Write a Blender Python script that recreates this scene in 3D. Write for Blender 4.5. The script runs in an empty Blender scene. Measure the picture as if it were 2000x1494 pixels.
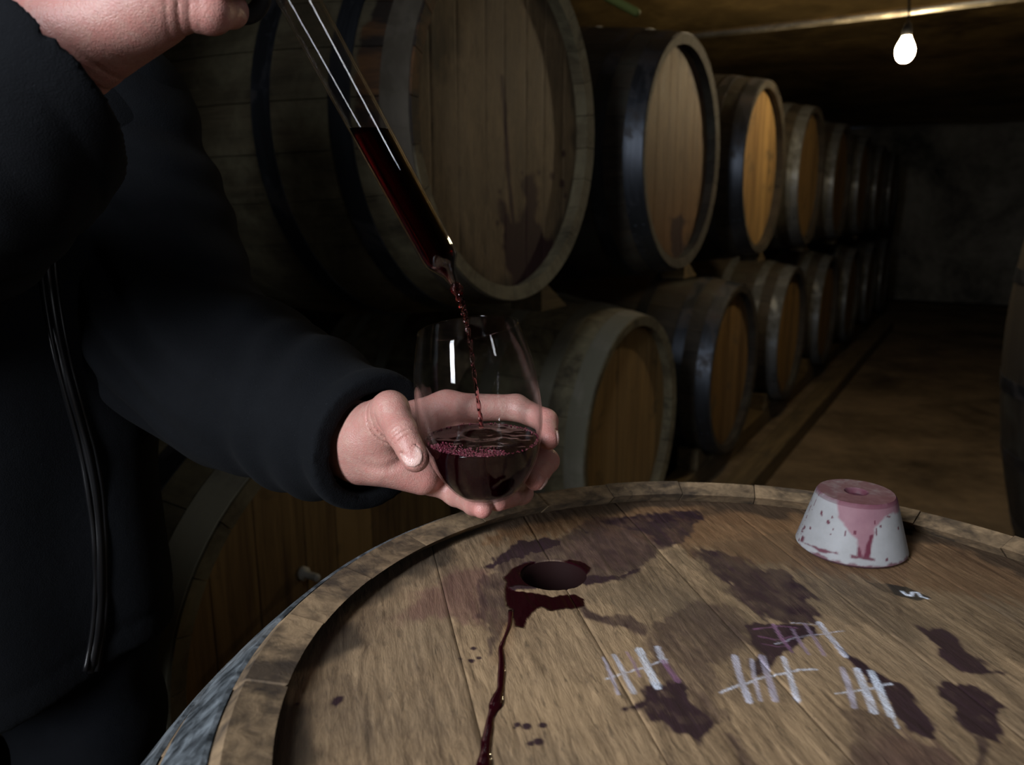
import bpy, bmesh, math, random
import numpy as np
from mathutils import Vector, Matrix
random.seed(7)
PI = math.pi
scene = bpy.context.scene
COL = scene.collection

# ------------------------------------------------------------------ camera, light, exposure
F_PX, HORIZON, CAM_H = 1500.0, 405.0, 1.198
PITCH = math.atan((747 - HORIZON) / F_PX)
cam_data = bpy.data.cameras.new('camera')
cam_data.sensor_width = 36.0
cam_data.sensor_fit = 'HORIZONTAL'
cam_data.lens = F_PX / 2000 * 36.0
cam_data.clip_start = 0.02
cam_data.dof.use_dof = True
cam_data.dof.focus_distance = 0.56
cam_data.dof.aperture_fstop = 8.0
cam = bpy.data.objects.new('camera', cam_data)
cam.location = (0, 0, CAM_H)
cam.rotation_euler = (PI / 2 - PITCH, 0, 0)
COL.objects.link(cam)
scene.camera = cam

world = bpy.data.worlds.new('world')
scene.world = world
world.use_nodes = True
world.node_tree.nodes['Background'].inputs[0].default_value = (0.55, 0.7, 1.0, 1)
world.node_tree.nodes['Background'].inputs[1].default_value = 0.02

def area_light(name, loc, target, size, power, color, size_y=None):
    d = bpy.data.lights.new(name, 'AREA')
    d.energy = power; d.color = color; d.size = size
    if size_y: d.shape = 'RECTANGLE'; d.size_y = size_y
    o = bpy.data.objects.new(name, d)
    o.location = loc
    o.rotation_euler = (Vector(target) - Vector(loc)).to_track_quat('-Z', 'Y').to_euler()
    COL.objects.link(o)
    return o
key = area_light('key_panel', (-0.80, -0.54, 1.58), (0.05, 0.47, 1.0), 0.22, 9.5, (0.90, 0.94, 1.0), 1.35)  # key panel out of view at front left, tall to streak the glass
key.data.spread = math.radians(78)
area_light('fill_light', (1.25, -0.45, 1.85), (0.3, 1.6, 1.1), 0.14, 3.0, (0.92, 0.95, 1.0), 0.7)  # added unseen fill from the right for background barrels and glass streaks

vs = scene.view_settings
vs.view_transform = 'Standard'; vs.look = 'None'; vs.gamma = 1.0; vs.use_curve_mapping = False
vs.exposure = 0.0
scene.cycles.max_bounces = 6
scene.cycles.diffuse_bounces = 2
scene.cycles.glossy_bounces = 3
scene.cycles.transmission_bounces = 6
scene.cycles.transparent_max_bounces = 14
scene.cycles.use_adaptive_sampling = True
scene.cycles.adaptive_threshold = 0.07
scene.cycles.adaptive_min_samples = 16
scene.cycles.caustics_reflective = False
scene.cycles.caustics_refractive = False
scene.cycles.sample_clamp_indirect = 4.0

# ------------------------------------------------------------------ geometry helpers
CP, SP = math.cos(PITCH), math.sin(PITCH)
def ray(px, py):
    x = (px - 1000) / F_PX; y = (747 - py) / F_PX
    return np.array([x, CP + y * SP, -SP + y * CP])
def W(px, py, Y):
    """world point on the sight line of a photo pixel, Y metres in front of the camera"""
    d = ray(px, py)
    return np.array([0, 0, CAM_H]) + d * (Y / d[1])
def on_plane(px, py, point, normal):
    d = ray(px, py); o = np.array([0, 0, CAM_H])
    t = np.dot(np.asarray(point) - o, normal) / np.dot(d, normal)
    return o + d * t
def project(P):
    v = P - np.array([0, 0, CAM_H])
    depth = v[:, 1] * CP - v[:, 2] * SP
    up = v[:, 1] * SP + v[:, 2] * CP
    return 1000 + v[:, 0] / depth * F_PX, 747 - up / depth * F_PX

def link(name, mesh, m=None, parent=None, smooth=True):
    o = bpy.data.objects.new(name, mesh)
    COL.objects.link(o)
    if m is not None and not mesh.materials:
        mesh.materials.append(m)
    if parent is not None:
        o.parent = parent
    if smooth:
        mesh.shade_smooth()
    return o
def mesh_from(name, verts, faces):
    me = bpy.data.meshes.new(name)
    me.from_pydata([tuple(map(float, v)) for v in verts], [], [tuple(map(int, f)) for f in faces])
    me.update()
    return me
def bm_mesh(name, bm):
    bmesh.ops.recalc_face_normals(bm, faces=bm.faces)
    me = bpy.data.meshes.new(name)
    bm.to_mesh(me); bm.free()
    return me
def tag(o, label, cat=None, group=None, kind=None):
    o['label'] = label
    if cat: o['category'] = cat
    if group: o['group'] = group
    if kind: o['kind'] = kind
    return o
def empty(name, loc=(0, 0, 0), mat3=None):
    o = bpy.data.objects.new(name, None)
    o.empty_display_size = 0.1
    M = Matrix(mat3).to_4x4() if mat3 is not None else Matrix.Identity(4)
    M.translation = Vector(loc)
    o.matrix_world = M
    COL.objects.link(o)
    return o
def set_attr(me, name, values):
    a = me.attributes.new(name, 'FLOAT', 'POINT')
    a.data.foreach_set('value', np.ascontiguousarray(values, dtype=np.float32))

def lathe(profile, n=64, closed=False):
    """profile [(r,z)...] around z"""
    v, f = [], []
    m = len(profile)
    for i in range(n):
        a = 2 * PI * i / n
        for r, z in profile:
            v.append((r * math.cos(a), r * math.sin(a), z))
    for i in range(n):
        j = (i + 1) % n
        for k in range(m if closed else m - 1):
            l = (k + 1) % m
            f.append((i * m + k, j * m + k, j * m + l, i * m + l))
    return v, f
def weld(me, dist=1e-5):
    bm = bmesh.new(); bm.from_mesh(me)
    bmesh.ops.remove_doubles(bm, verts=bm.verts, dist=dist)
    bmesh.ops.recalc_face_normals(bm, faces=bm.faces)
    bm.to_mesh(me); bm.free()
    return me
def spline(pts, n):
    """Catmull-Rom through the points (any dimension)"""
    p = np.asarray(pts, float)
    p = np.vstack([2 * p[0] - p[1], p, 2 * p[-1] - p[-2]])
    out = []
    segs = len(p) - 3
    for t in np.linspace(0, segs, n):
        i = min(int(t), segs - 1); u = t - i
        a, b, c, d = p[i:i + 4]
        out.append(0.5 * ((2 * b) + (-a + c) * u + (2 * a - 5 * b + 4 * c - d) * u * u + (-a + 3 * b - 3 * c + d) * u ** 3))
    return np.array(out)
def tube(pts, radii, seg=10, flat=None, cap=True):
    """tube along points; flat=(normal, factor) squashes it along normal"""
    pts = np.asarray(pts, float); n = len(pts)
    radii = np.full(n, radii) if np.isscalar(radii) else np.asarray(radii)
    T = np.gradient(pts, axis=0); T /= np.linalg.norm(T, axis=1)[:, None] + 1e-12
    u = np.array([0, 0, 1.0]) if abs(T[0][2]) < 0.9 else np.array([1.0, 0, 0])
    v, f = [], []
    for i in range(n):
        u = u - T[i] * np.dot(u, T[i]); u /= np.linalg.norm(u); w = np.cross(T[i], u)
        for k in range(seg):
            a = 2 * PI * k / seg
            off = (u * math.cos(a) + w * math.sin(a)) * radii[i]
            if flat is not None:
                nn = np.asarray(flat[0], float); off = off - nn * np.dot(off, nn) * (1 - flat[1])
            v.append(pts[i] + off)
    for i in range(n - 1):
        for k in range(seg):
            l = (k + 1) % seg
            f.append((i * seg + k, i * seg + l, (i + 1) * seg + l, (i + 1) * seg + k))
    if cap:
        f.append(tuple(range(seg))[::-1]); f.append(tuple((n - 1) * seg + k for k in range(seg)))
    return v, f
def box_bm(bm, c, s, M=None, bevel=0.0):
    r = bmesh.ops.create_cube(bm, size=1.0)
    vs_ = r['verts']
    for v in vs_:
        v.co = Vector((v.co.x * s[0], v.co.y * s[1], v.co.z * s[2]))
    if bevel:
        es = list({e for v in vs_ for e in v.link_edges})
        rb = bmesh.ops.bevel(bm, geom=es, offset=bevel, segments=2, affect='EDGES', profile=0.6)
        vs_ = list({v for v in rb['verts']} | {v for v in vs_ if v.is_valid})
    for v in vs_:
        if M is not None: v.co = M @ v.co
        v.co += Vector(c)

# ---- lattice noise in numpy
def _hash(i, j, k, s):
    n = (i * 374761393 + j * 668265263 + k * 2147483647 + s * 1274126177) & 0xffffffff
    n = ((n ^ (n >> 13)) * 1274126177) & 0xffffffff
    return ((n ^ (n >> 16)) & 0xffff) / 65535.0
def noise3(x, y, z, seed=0):
    x, y, z = (np.asarray(a, np.float64) for a in (x, y, z))
    x, y, z = np.broadcast_arrays(x, y, z)
    xi, yi, zi = (np.floor(a).astype(np.int64) for a in (x, y, z))
    fx, fy, fz = x - xi, y - yi, z - zi
    fx, fy, fz = (a * a * (3 - 2 * a) for a in (fx, fy, fz))
    r = 0
    for a in (0, 1):
        for b in (0, 1):
            for c in (0, 1):
                r = r + _hash(xi + a, yi + b, zi + c, seed) * (fx if a else 1 - fx) * (fy if b else 1 - fy) * (fz if c else 1 - fz)
    return r * 2 - 1
def fbm(x, y, z=0.0, oct=4, seed=0):
    r, a, s = 0, 0.5, 1.0
    for o in range(oct):
        r = r + a * noise3(np.asarray(x) * s, np.asarray(y) * s, np.asarray(z) * s, seed + o * 17)
        a *= 0.5; s *= 2.03
    return r
def sstep(e0, e1, x):
    t = np.clip((x - e0) / (e1 - e0), 0, 1); return t * t * (3 - 2 * t)
def poly_sd(P, poly):
    """signed distance of points P (n,2) to a polygon, negative inside"""
    poly = np.asarray(poly, float); n = len(poly)
    d = np.full(len(P), 1e9); inside = np.zeros(len(P), bool)
    for i in range(n):
        a, b = poly[i], poly[(i + 1) % n]
        e = b - a; w = P - a
        t = np.clip((w @ e) / (e @ e + 1e-18), 0, 1)
        q = w - t[:, None] * e
        d = np.minimum(d, (q ** 2).sum(1))
        c = (a[1] > P[:, 1]) != (b[1] > P[:, 1])
        with np.errstate(divide='ignore', invalid='ignore'):
            xx = (b[0] - a[0]) * (P[:, 1] - a[1]) / (b[1] - a[1]) + a[0]
        inside ^= c & (P[:, 0] < xx)
    d = np.sqrt(d)
    return np.where(inside, -d, d)
def line_d(P, pts):
    d = np.full(len(P), 1e9)
    for a, b in zip(pts[:-1], pts[1:]):
        a = np.asarray(a, float); e = np.asarray(b, float) - a; w = P - a
        t = np.clip((w @ e) / (e @ e), 0, 1)
        d = np.minimum(d, np.hypot(*(w - t[:, None] * e).T))
    return d

# ---- implicit surfaces
class Field:
    def __init__(self, lo, hi, h):
        self.lo = np.asarray(lo, float); self.h = h
        self.n = np.ceil((np.asarray(hi) - self.lo) / h).astype(int) + 1
        ax = [(self.lo[i] + h * np.arange(self.n[i])).astype(np.float32) for i in range(3)]
        self.X, self.Y, self.Z = ax[0][:, None, None], ax[1][None, :, None], ax[2][None, None, :]
    def capsule(self, a, b, ra, rb, squash=None):
        a = np.asarray(a, float); b = np.asarray(b, float); e = b - a
        L = float(e @ e) + 1e-12
        x, y, z = self.X - np.float32(a[0]), self.Y - np.float32(a[1]), self.Z - np.float32(a[2])
        t = np.clip((x * np.float32(e[0]) + y * np.float32(e[1]) + z * np.float32(e[2])) / np.float32(L), 0, 1)
        dx, dy, dz = x - t * np.float32(e[0]), y - t * np.float32(e[1]), z - t * np.float32(e[2])
        q = dx * dx + dy * dy + dz * dz
        if squash is not None:                       # thinner along a direction
            nrm, fac = squash; nrm = np.asarray(nrm, float) / np.linalg.norm(nrm)
            pr = dx * np.float32(nrm[0]) + dy * np.float32(nrm[1]) + dz * np.float32(nrm[2])
            q = q + pr * pr * np.float32(1 / fac ** 2 - 1)
        return np.sqrt(q) - (np.float32(ra) + t * np.float32(rb - ra))
    def ellipsoid(self, c, axes, radii):
        A = np.asarray(axes, float)
        x, y, z = self.X - np.float32(c[0]), self.Y - np.float32(c[1]), self.Z - np.float32(c[2])
        q = 0
        for i in range(3):
            p = x * np.float32(A[i][0]) + y * np.float32(A[i][1]) + z * np.float32(A[i][2])
            q = q + (p / np.float32(radii[i])) ** 2
        return (np.sqrt(q) - 1) * np.float32(min(radii))
    def chain(self, pts, radii, k):
        d = None
        for i in range(len(pts) - 1):
            c = self.capsule(pts[i], pts[i + 1], radii[i], radii[i + 1])
            d = c if d is None else smin(d, c, k)
        return d
    def dist2(self, c):
        return (self.X - np.float32(c[0])) ** 2 + (self.Y - np.float32(c[1])) ** 2 + (self.Z - np.float32(c[2])) ** 2
    def mesh(self, D):
        s = D < 0
        c = np.zeros(tuple(self.n - 1), np.int8)
        for a in (0, 1):
            for b in (0, 1):
                for e in (0, 1):
                    c += s[a:self.n[0] - 1 + a, b:self.n[1] - 1 + b, e:self.n[2] - 1 + e]
        mixed = (c > 0) & (c < 8)
        idx = np.argwhere(mixed)
        ids = -np.ones(mixed.shape, np.int64); ids[mixed] = np.arange(len(idx))
        acc = np.zeros((len(idx), 3)); cnt = np.zeros(len(idx))
        cor = [(a, b, e) for a in (0, 1) for b in (0, 1) for e in (0, 1)]
        for p in cor:
            for ax in range(3):
                if p[ax]: continue
                q = list(p); q[ax] = 1
                da = D[idx[:, 0] + p[0], idx[:, 1] + p[1], idx[:, 2] + p[2]].astype(float)
                db = D[idx[:, 0] + q[0], idx[:, 1] + q[1], idx[:, 2] + q[2]].astype(float)
                x = (da < 0) != (db < 0)
                t = np.where(x, da / np.where(x, da - db, 1), 0)
                pos = np.tile(np.array(p, float), (len(idx), 1)); pos[:, ax] = t
                acc[x] += pos[x]; cnt[x] += 1
        V = self.lo + (idx + acc / cnt[:, None]) * self.h
        Fs = []
        for ax in range(3):
            o1, o2 = [(1, 2), (2, 0), (0, 1)][ax]
            sl0 = [slice(None)] * 3; sl1 = [slice(None)] * 3
            sl0[ax] = slice(0, self.n[ax] - 1); sl1[ax] = slice(1, self.n[ax])
            a, b = s[tuple(sl0)], s[tuple(sl1)]
            e = np.argwhere(a != b)
            ok = (e[:, o1] > 0) & (e[:, o2] > 0) & (e[:, o1] < self.n[o1] - 1) & (e[:, o2] < self.n[o2] - 1)
            e = e[ok]
            def cell(d1, d2):
                q = e.copy(); q[:, o1] -= d1; q[:, o2] -= d2
                return ids[q[:, 0], q[:, 1], q[:, 2]]
            quad = np.stack([cell(1, 1), cell(0, 1), cell(0, 0), cell(1, 0)], 1)
            flip = ~a[e[:, 0], e[:, 1], e[:, 2]]
            quad[flip] = quad[flip][:, ::-1]
            Fs.append(quad)
        return V, np.vstack(Fs)
    def sample(self, D, P):
        g = (np.asarray(P) - self.lo) / self.h
        i = np.clip(np.round(g).astype(int), 0, self.n - 1)
        return D[i[..., 0], i[..., 1], i[..., 2]]
    def march(self, D, px, py, y0, y1, n=600):
        Ys = np.linspace(y0, y1, n)
        P = np.array([W(px, py, y) for y in Ys])
        d = self.sample(D, P)
        hit = np.argmax(d < 0)
        return P[hit] if (d < 0).any() else None
def smin(a, b, k):
    h = np.maximum(np.float32(k) - np.abs(a - b), 0) / np.float32(k)
    return np.minimum(a, b) - h * h * np.float32(k * 0.25)
def smooth_mesh(V, Fq, it=2, lam=0.5):
    e = np.vstack([Fq[:, [0, 1]], Fq[:, [1, 2]], Fq[:, [2, 3]], Fq[:, [3, 0]]])
    e = np.vstack([e, e[:, ::-1]])
    for _ in range(it):
        acc = np.zeros_like(V); cnt = np.zeros(len(V))
        np.add.at(acc, e[:, 0], V[e[:, 1]]); np.add.at(cnt, e[:, 0], 1)
        V = V + lam * (acc / np.maximum(cnt, 1)[:, None] - V)
    return V

# ------------------------------------------------------------------ materials
def nd(nt, t, inp=None, **props):
    n = nt.nodes.new(t)
    for k, v in props.items(): setattr(n, k, v)
    for k, v in (inp or {}).items():
        s = n.inputs[k]
        if isinstance(v, bpy.types.NodeSocket): nt.links.new(v, s)
        elif isinstance(v, (tuple, list)) and len(v) == 3 and s.type == 'RGBA': s.default_value = (*v, 1)
        else: s.default_value = v
    return n
def mixc(nt, fac, a, b, mode='MIX'):
    return nd(nt, 'ShaderNodeMix', {0: fac, 6: a, 7: b}, data_type='RGBA', blend_type=mode).outputs[2]
def mth(nt, op, a, b=0.0, clamp=False):
    return nd(nt, 'ShaderNodeMath', {0: a, 1: b}, operation=op, use_clamp=clamp).outputs[0]
def ramp(nt, fac, stops):
    n = nd(nt, 'ShaderNodeValToRGB', {0: fac})
    el = n.color_ramp.elements
    while len(el) < len(stops): el.new(0.5)
    for e, (p, c) in zip(el, stops):
        e.position = p; e.color = (*c, 1) if len(c) == 3 else c
    return n.outputs[0]
def grey(v): return (v, v, v)
def noise(nt, vec, scale, detail=4, rough=0.55, dist=0.0):
    return nd(nt, 'ShaderNodeTexNoise', {'Vector': vec, 'Scale': scale, 'Detail': detail, 'Roughness': rough, 'Distortion': dist}).outputs[0]
def stretch(nt, vec, s, loc=(0, 0, 0)):
    return nd(nt, 'ShaderNodeMapping', {'Vector': vec, 'Scale': s, 'Location': loc}).outputs[0]
def attr(nt, name):
    return nd(nt, 'ShaderNodeAttribute', attribute_name=name).outputs['Fac']
def new_mat(name, color=(0.5, 0.5, 0.5), rough=0.6, metal=0.0, spec=0.5):
    m = bpy.data.materials.new(name); m.use_nodes = True
    nt = m.node_tree; b = nt.nodes['Principled BSDF']
    b.inputs['Base Color'].default_value = (*color, 1)
    b.inputs['Roughness'].default_value = rough
    b.inputs['Metallic'].default_value = metal
    b.inputs['Specular IOR Level'].default_value = spec
    return m, nt, b
def bump(nt, b, h, strength=0.3, dist=0.002, normal=None):
    i = {'Strength': strength, 'Distance': dist, 'Height': h}
    if normal is not None: i['Normal'] = normal
    n = nd(nt, 'ShaderNodeBump', i)
    nt.links.new(n.outputs[0], b.inputs['Normal'])
    return n.outputs[0]
def setc(nt, b, sock, name='Base Color'):
    nt.links.new(sock, b.inputs[name])
def objco(nt): return nd(nt, 'ShaderNodeTexCoord').outputs['Object']
def geopos(nt): return nd(nt, 'ShaderNodeNewGeometry').outputs['Position']
def rnd(nt): return nd(nt, 'ShaderNodeObjectInfo').outputs['Random']

def wood_mat(name, dark, light, mould=0.0, mould_col=(0.12, 0.12, 0.10), grain_axis=2, scale=1.0, rough=0.75, mscale=7.0, crust=None):
    """oak: streaks along one object axis, tone per piece, patches of mould and soot"""
    m, nt, b = new_mat(name, light, rough)
    co = objco(nt); r = rnd(nt)
    off = nd(nt, 'ShaderNodeCombineXYZ', {0: mth(nt, 'MULTIPLY', r, 31.0), 1: mth(nt, 'MULTIPLY', r, 17.0), 2: mth(nt, 'MULTIPLY', r, 7.0)}).outputs[0]
    co2 = nd(nt, 'ShaderNodeVectorMath', {0: co, 1: off}, operation='ADD').outputs[0]
    s = [70 * scale] * 3; s[grain_axis] = 3.2 * scale
    g = noise(nt, stretch(nt, co2, s), 1.0, 4, 0.6, 0.6)
    s2 = [14 * scale] * 3; s2[grain_axis] = 1.6 * scale
    g2 = noise(nt, stretch(nt, co2, s2), 1.0, 4, 0.6, 0.4)
    f = mth(nt, 'ADD', mth(nt, 'MULTIPLY', g, 0.6), mth(nt, 'MULTIPLY', g2, 0.55))
    f = mth(nt, 'ADD', f, mth(nt, 'MULTIPLY', mth(nt, 'SUBTRACT', r, 0.5), 0.22))
    c = ramp(nt, f, [(0.36, dark), (0.72, light)])
    if mould:
        p = geopos(nt)
        mn = noise(nt, p, mscale, 4, 0.65, 0.5)
        mf = ramp(nt, mn, [(0.62 - 0.25 * mould, grey(0)), (0.78 - 0.2 * mould, grey(1))])
        mott = noise(nt, p, 38.0, 2, 0.7)
        mc = mixc(nt, mott, mould_col, tuple(x * 0.35 for x in mould_col))
        c = mixc(nt, mth(nt, 'MULTIPLY', mf, 0.85), c, mc)
    if crust is not None:                             # a dried run of wine on one spot of the barrel
        (c0, side, EA_, up_r, sd_r) = crust
        d = nd(nt, 'ShaderNodeVectorMath', {0: geopos(nt), 1: tuple(-x for x in c0)}, operation='ADD').outputs[0]
        u = mth(nt, 'DIVIDE', nd(nt, 'ShaderNodeVectorMath', {0: d, 1: tuple(side)}, operation='DOT_PRODUCT').outputs['Value'], sd_r)
        w = mth(nt, 'DIVIDE', nd(nt, 'ShaderNodeSeparateXYZ', {0: d}).outputs[2], up_r)
        q = mth(nt, 'ADD', mth(nt, 'POWER', mth(nt, 'ABSOLUTE', u), 4.0), mth(nt, 'POWER', mth(nt, 'ABSOLUTE', w), 4.0))
        k3 = mth(nt, 'DIVIDE', nd(nt, 'ShaderNodeVectorMath', {0: d, 1: tuple(EA_)}, operation='DOT_PRODUCT').outputs['Value'], 0.2)
        q = mth(nt, 'ADD', q, mth(nt, 'POWER', mth(nt, 'ABSOLUTE', k3), 4.0))
        q = mth(nt, 'ADD', q, mth(nt, 'MULTIPLY', mth(nt, 'SUBTRACT', noise(nt, geopos(nt), 26, 4, 0.6), 0.5), 1.6))
        fk = ramp(nt, q, [(0.55, grey(1)), (0.85, grey(0))])
        c = mixc(nt, fk, c, ramp(nt, g2, [(0.45, (0.012, 0.006, 0.003)), (0.66, (0.13, 0.055, 0.014))]))
    setc(nt, b, c)
    bump(nt, b, g, 0.5, 0.0015)
    return m
def metal_mat(name, col, rough=0.45, rust=0.2, streak=(6, 6, 90), rustcol=(0.05, 0.035, 0.025), metal=0.85, con=1.0):
    m, nt, b = new_mat(name, col, rough, metal)
    p = objco(nt)
    st = noise(nt, stretch(nt, p, streak), 1.0, 4, 0.6, 0.3)
    n = noise(nt, p, 9.0, 4, 0.65, 0.4)
    f = ramp(nt, n, [(0.62 - rust * 0.4, grey(0)), (0.75 - rust * 0.3, grey(1))])
    if con > 1: st = ramp(nt, st, [(0.5 - 0.25 / con, grey(0)), (0.5 + 0.25 / con, grey(1))])
    c = mixc(nt, st, tuple(x * 0.55 / con for x in col), tuple(min(1, x * 1.35) for x in col))
    c = mixc(nt, mth(nt, 'MULTIPLY', f, 0.8), c, rustcol)
    setc(nt, b, c)
    rr = mth(nt, 'ADD', mth(nt, 'MULTIPLY', f, 0.35), mth(nt, 'ADD', rough - 0.1, mth(nt, 'MULTIPLY', st, 0.25)), True)
    nt.links.new(rr, b.inputs['Roughness'])
    nt.links.new(mth(nt, 'SUBTRACT', metal, mth(nt, 'MULTIPLY', f, 0.7), True), b.inputs['Metallic'])
    bump(nt, b, mth(nt, 'ADD', st, n), 0.35, 0.0012)
    return m
def rough_mat(name, c1, c2, scale=3.0, rough=0.9, bstr=0.6, bdist=0.02):
    m, nt, b = new_mat(name, c1, rough, 0, 0.3)
    p = geopos(nt)
    n = noise(nt, p, scale, 5, 0.62, 0.4); n2 = noise(nt, p, scale * 7, 4, 0.6)
    f = mth(nt, 'ADD', mth(nt, 'MULTIPLY', n, 0.75), mth(nt, 'MULTIPLY', n2, 0.25))
    setc(nt, b, ramp(nt, f, [(0.35, c1), (0.65, c2)]))
    bump(nt, b, f, bstr, bdist)
    return m

MAT = {}
MAT['stave_dark'] = wood_mat('old_dark_oak', (0.010, 0.008, 0.006), (0.045, 0.035, 0.024), 0.5, (0.07, 0.07, 0.055))
MAT['stave_mould'] = wood_mat('mouldy_oak', (0.035, 0.029, 0.017), (0.13, 0.105, 0.060), 0.85, (0.31, 0.275, 0.165))
MAT['head_amber'] = wood_mat('amber_oak_boards', (0.10, 0.055, 0.018), (0.30, 0.185, 0.065), 0.12, (0.06, 0.05, 0.03), 0)
MAT['head_tan'] = wood_mat('tan_oak_boards', (0.068, 0.036, 0.011), (0.22, 0.130, 0.045), 0.2, (0.10, 0.09, 0.065), 0)
MAT['hoop_black'] = metal_mat('blackened_steel', (0.075, 0.085, 0.105), 0.42, 0.25)
MAT['hoop_grey'] = metal_mat('galvanised_steel', (0.20, 0.215, 0.23), 0.5, 0.5, rustcol=(0.04, 0.038, 0.03))
MAT['hoop_rust'] = metal_mat('mouldy_rusted_steel', (0.22, 0.205, 0.16), 0.65, 0.75, rustcol=(0.15, 0.145, 0.105), metal=0.3)
MAT['hoop_brown'] = metal_mat('brown_rusted_steel', (0.10, 0.085, 0.065), 0.6, 0.6, rustcol=(0.055, 0.046, 0.033), metal=0.4)
MAT['hoop_lightened'] = metal_mat('lightened_mouldy_steel', (0.30, 0.29, 0.23), 0.7, 0.7, rustcol=(0.36, 0.35, 0.26), metal=0.2)  # mouldy rim, colour lightened further to offset the person's shadow on it
MAT['timber'] = wood_mat('old_pine_timber', (0.05, 0.035, 0.015), (0.17, 0.12, 0.055), 0.3, (0.05, 0.045, 0.03), 1)
MAT['silicone'] = rough_mat('white_silicone', (0.50, 0.50, 0.46), (0.62, 0.62, 0.58), 40, 0.5, 0.1, 0.001)
MAT['floor'] = rough_mat('trodden_dirt_floor', (0.05, 0.036, 0.02), (0.24, 0.175, 0.105), 1.6, 0.8, 0.5, 0.02)
MAT['plaster'] = rough_mat('stained_plaster', (0.05, 0.046, 0.036), (0.16, 0.145, 0.115), 2.4, 0.92, 0.7, 0.02)
MAT['end_plaster'] = rough_mat('pale_blotched_plaster', (0.045, 0.042, 0.035), (0.26, 0.245, 0.21), 1.5, 0.92, 0.7, 0.03)
MAT['ceiling'] = rough_mat('smoky_ceiling_plaster', (0.10, 0.068, 0.03), (0.55, 0.39, 0.17), 1.7, 0.55, 0.8, 0.03)

# ------------------------------------------------------------------ the cellar
PSI = math.radians(31.4)
EA = np.array([math.sin(PSI), math.cos(PSI), 0.0])          # along the aisle
EN = np.array([math.cos(PSI), -math.sin(PSI), 0.0])         # out of the barrel heads
T1 = W(985, 250, 1.76)                                       # head centre of the nearest upper barrel
O0 = np.array([T1[0], T1[1], 0.0])
def R_(a, b, z): return O0 + EA * a + EN * b + np.array([0, 0, z])
ROOM3 = Matrix((tuple(EA), tuple(EN), (0, 0, 1))).transposed()
# EA x EN points down, so use (EN, EA, up)
ROOM3 = Matrix((tuple(EN), tuple(EA), (0, 0, 1))).transposed()
A0, A1, B0, B1, ZC = -3.6, 9.9, -1.36, 2.75, 2.17

def slab(name, c, s, m, label, cat):
    """a wall-like box with a slightly uneven inner surface; c,s in room axes (EN, EA, up)"""
    bm = bmesh.new()
    box_bm(bm, (0, 0, 0), s)
    bmesh.ops.subdivide_edges(bm, edges=[e for e in bm.edges if e.calc_length() > 0.5], cuts=24, use_grid_fill=True)
    P = np.array([v.co for v in bm.verts]) + np.array(c)
    d = fbm(P[:, 0] * 1.3, P[:, 1] * 1.3, P[:, 2] * 1.3, 3, 5) * 0.05
    for v, k in zip(bm.verts, d):
        n = Vector((0, 0, 0)); j = int(np.argmin(s)); n[j] = 1
        v.co += n * float(k)
    me = bm_mesh(name, bm)
    o = link(name, me, m)
    M = ROOM3.to_4x4(); M.translation = Vector(O0 + EN * c[0] + EA * c[1] + np.array([0, 0, c[2]]))
    o.matrix_world = M
    tag(o, label, cat, kind='structure')
    return o
mb, ma = (B0 + B1) / 2, (A0 + A1) / 2
slab('floor', (mb, ma, -0.1), (B1 - B0 + 0.4, A1 - A0 + 0.4, 0.2), MAT['floor'], 'brown trodden cellar floor along the barrel row', 'floor')
for v in bpy.data.objects['floor'].data.vertices:            # keep the floor level enough to stand on
    v.co.z = 0.1 + (v.co.z - 0.1) * 0.06 if v.co.z > 0 else v.co.z
slab('ceiling', (mb, ma, ZC + 0.12), (B1 - B0 + 0.4, A1 - A0 + 0.4, 0.16), MAT['ceiling'], 'low smoke-browned plaster cellar ceiling', 'ceiling')
slab('wall_left', (B0 - 0.1, ma, ZC / 2), (0.16, A1 - A0 + 0.4, ZC + 0.1), MAT['plaster'], 'stained plaster wall behind the barrel row', 'wall')
slab('wall_right', (B1 + 0.1, ma, ZC / 2), (0.16, A1 - A0 + 0.4, ZC + 0.1), MAT['plaster'], 'dark stained wall on the far side of the aisle', 'wall')
slab('wall_end', (mb, A1 + 0.1, ZC / 2), (B1 - B0 + 0.4, 0.16, ZC + 0.1), MAT['end_plaster'], 'grey blotched plaster wall closing the aisle', 'wall')
slab('wall_back', (mb, A0 - 0.1, ZC / 2), (B1 - B0 + 0.4, 0.16, ZC + 0.1), MAT['plaster'], 'plaster wall behind the viewer', 'wall')

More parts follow.
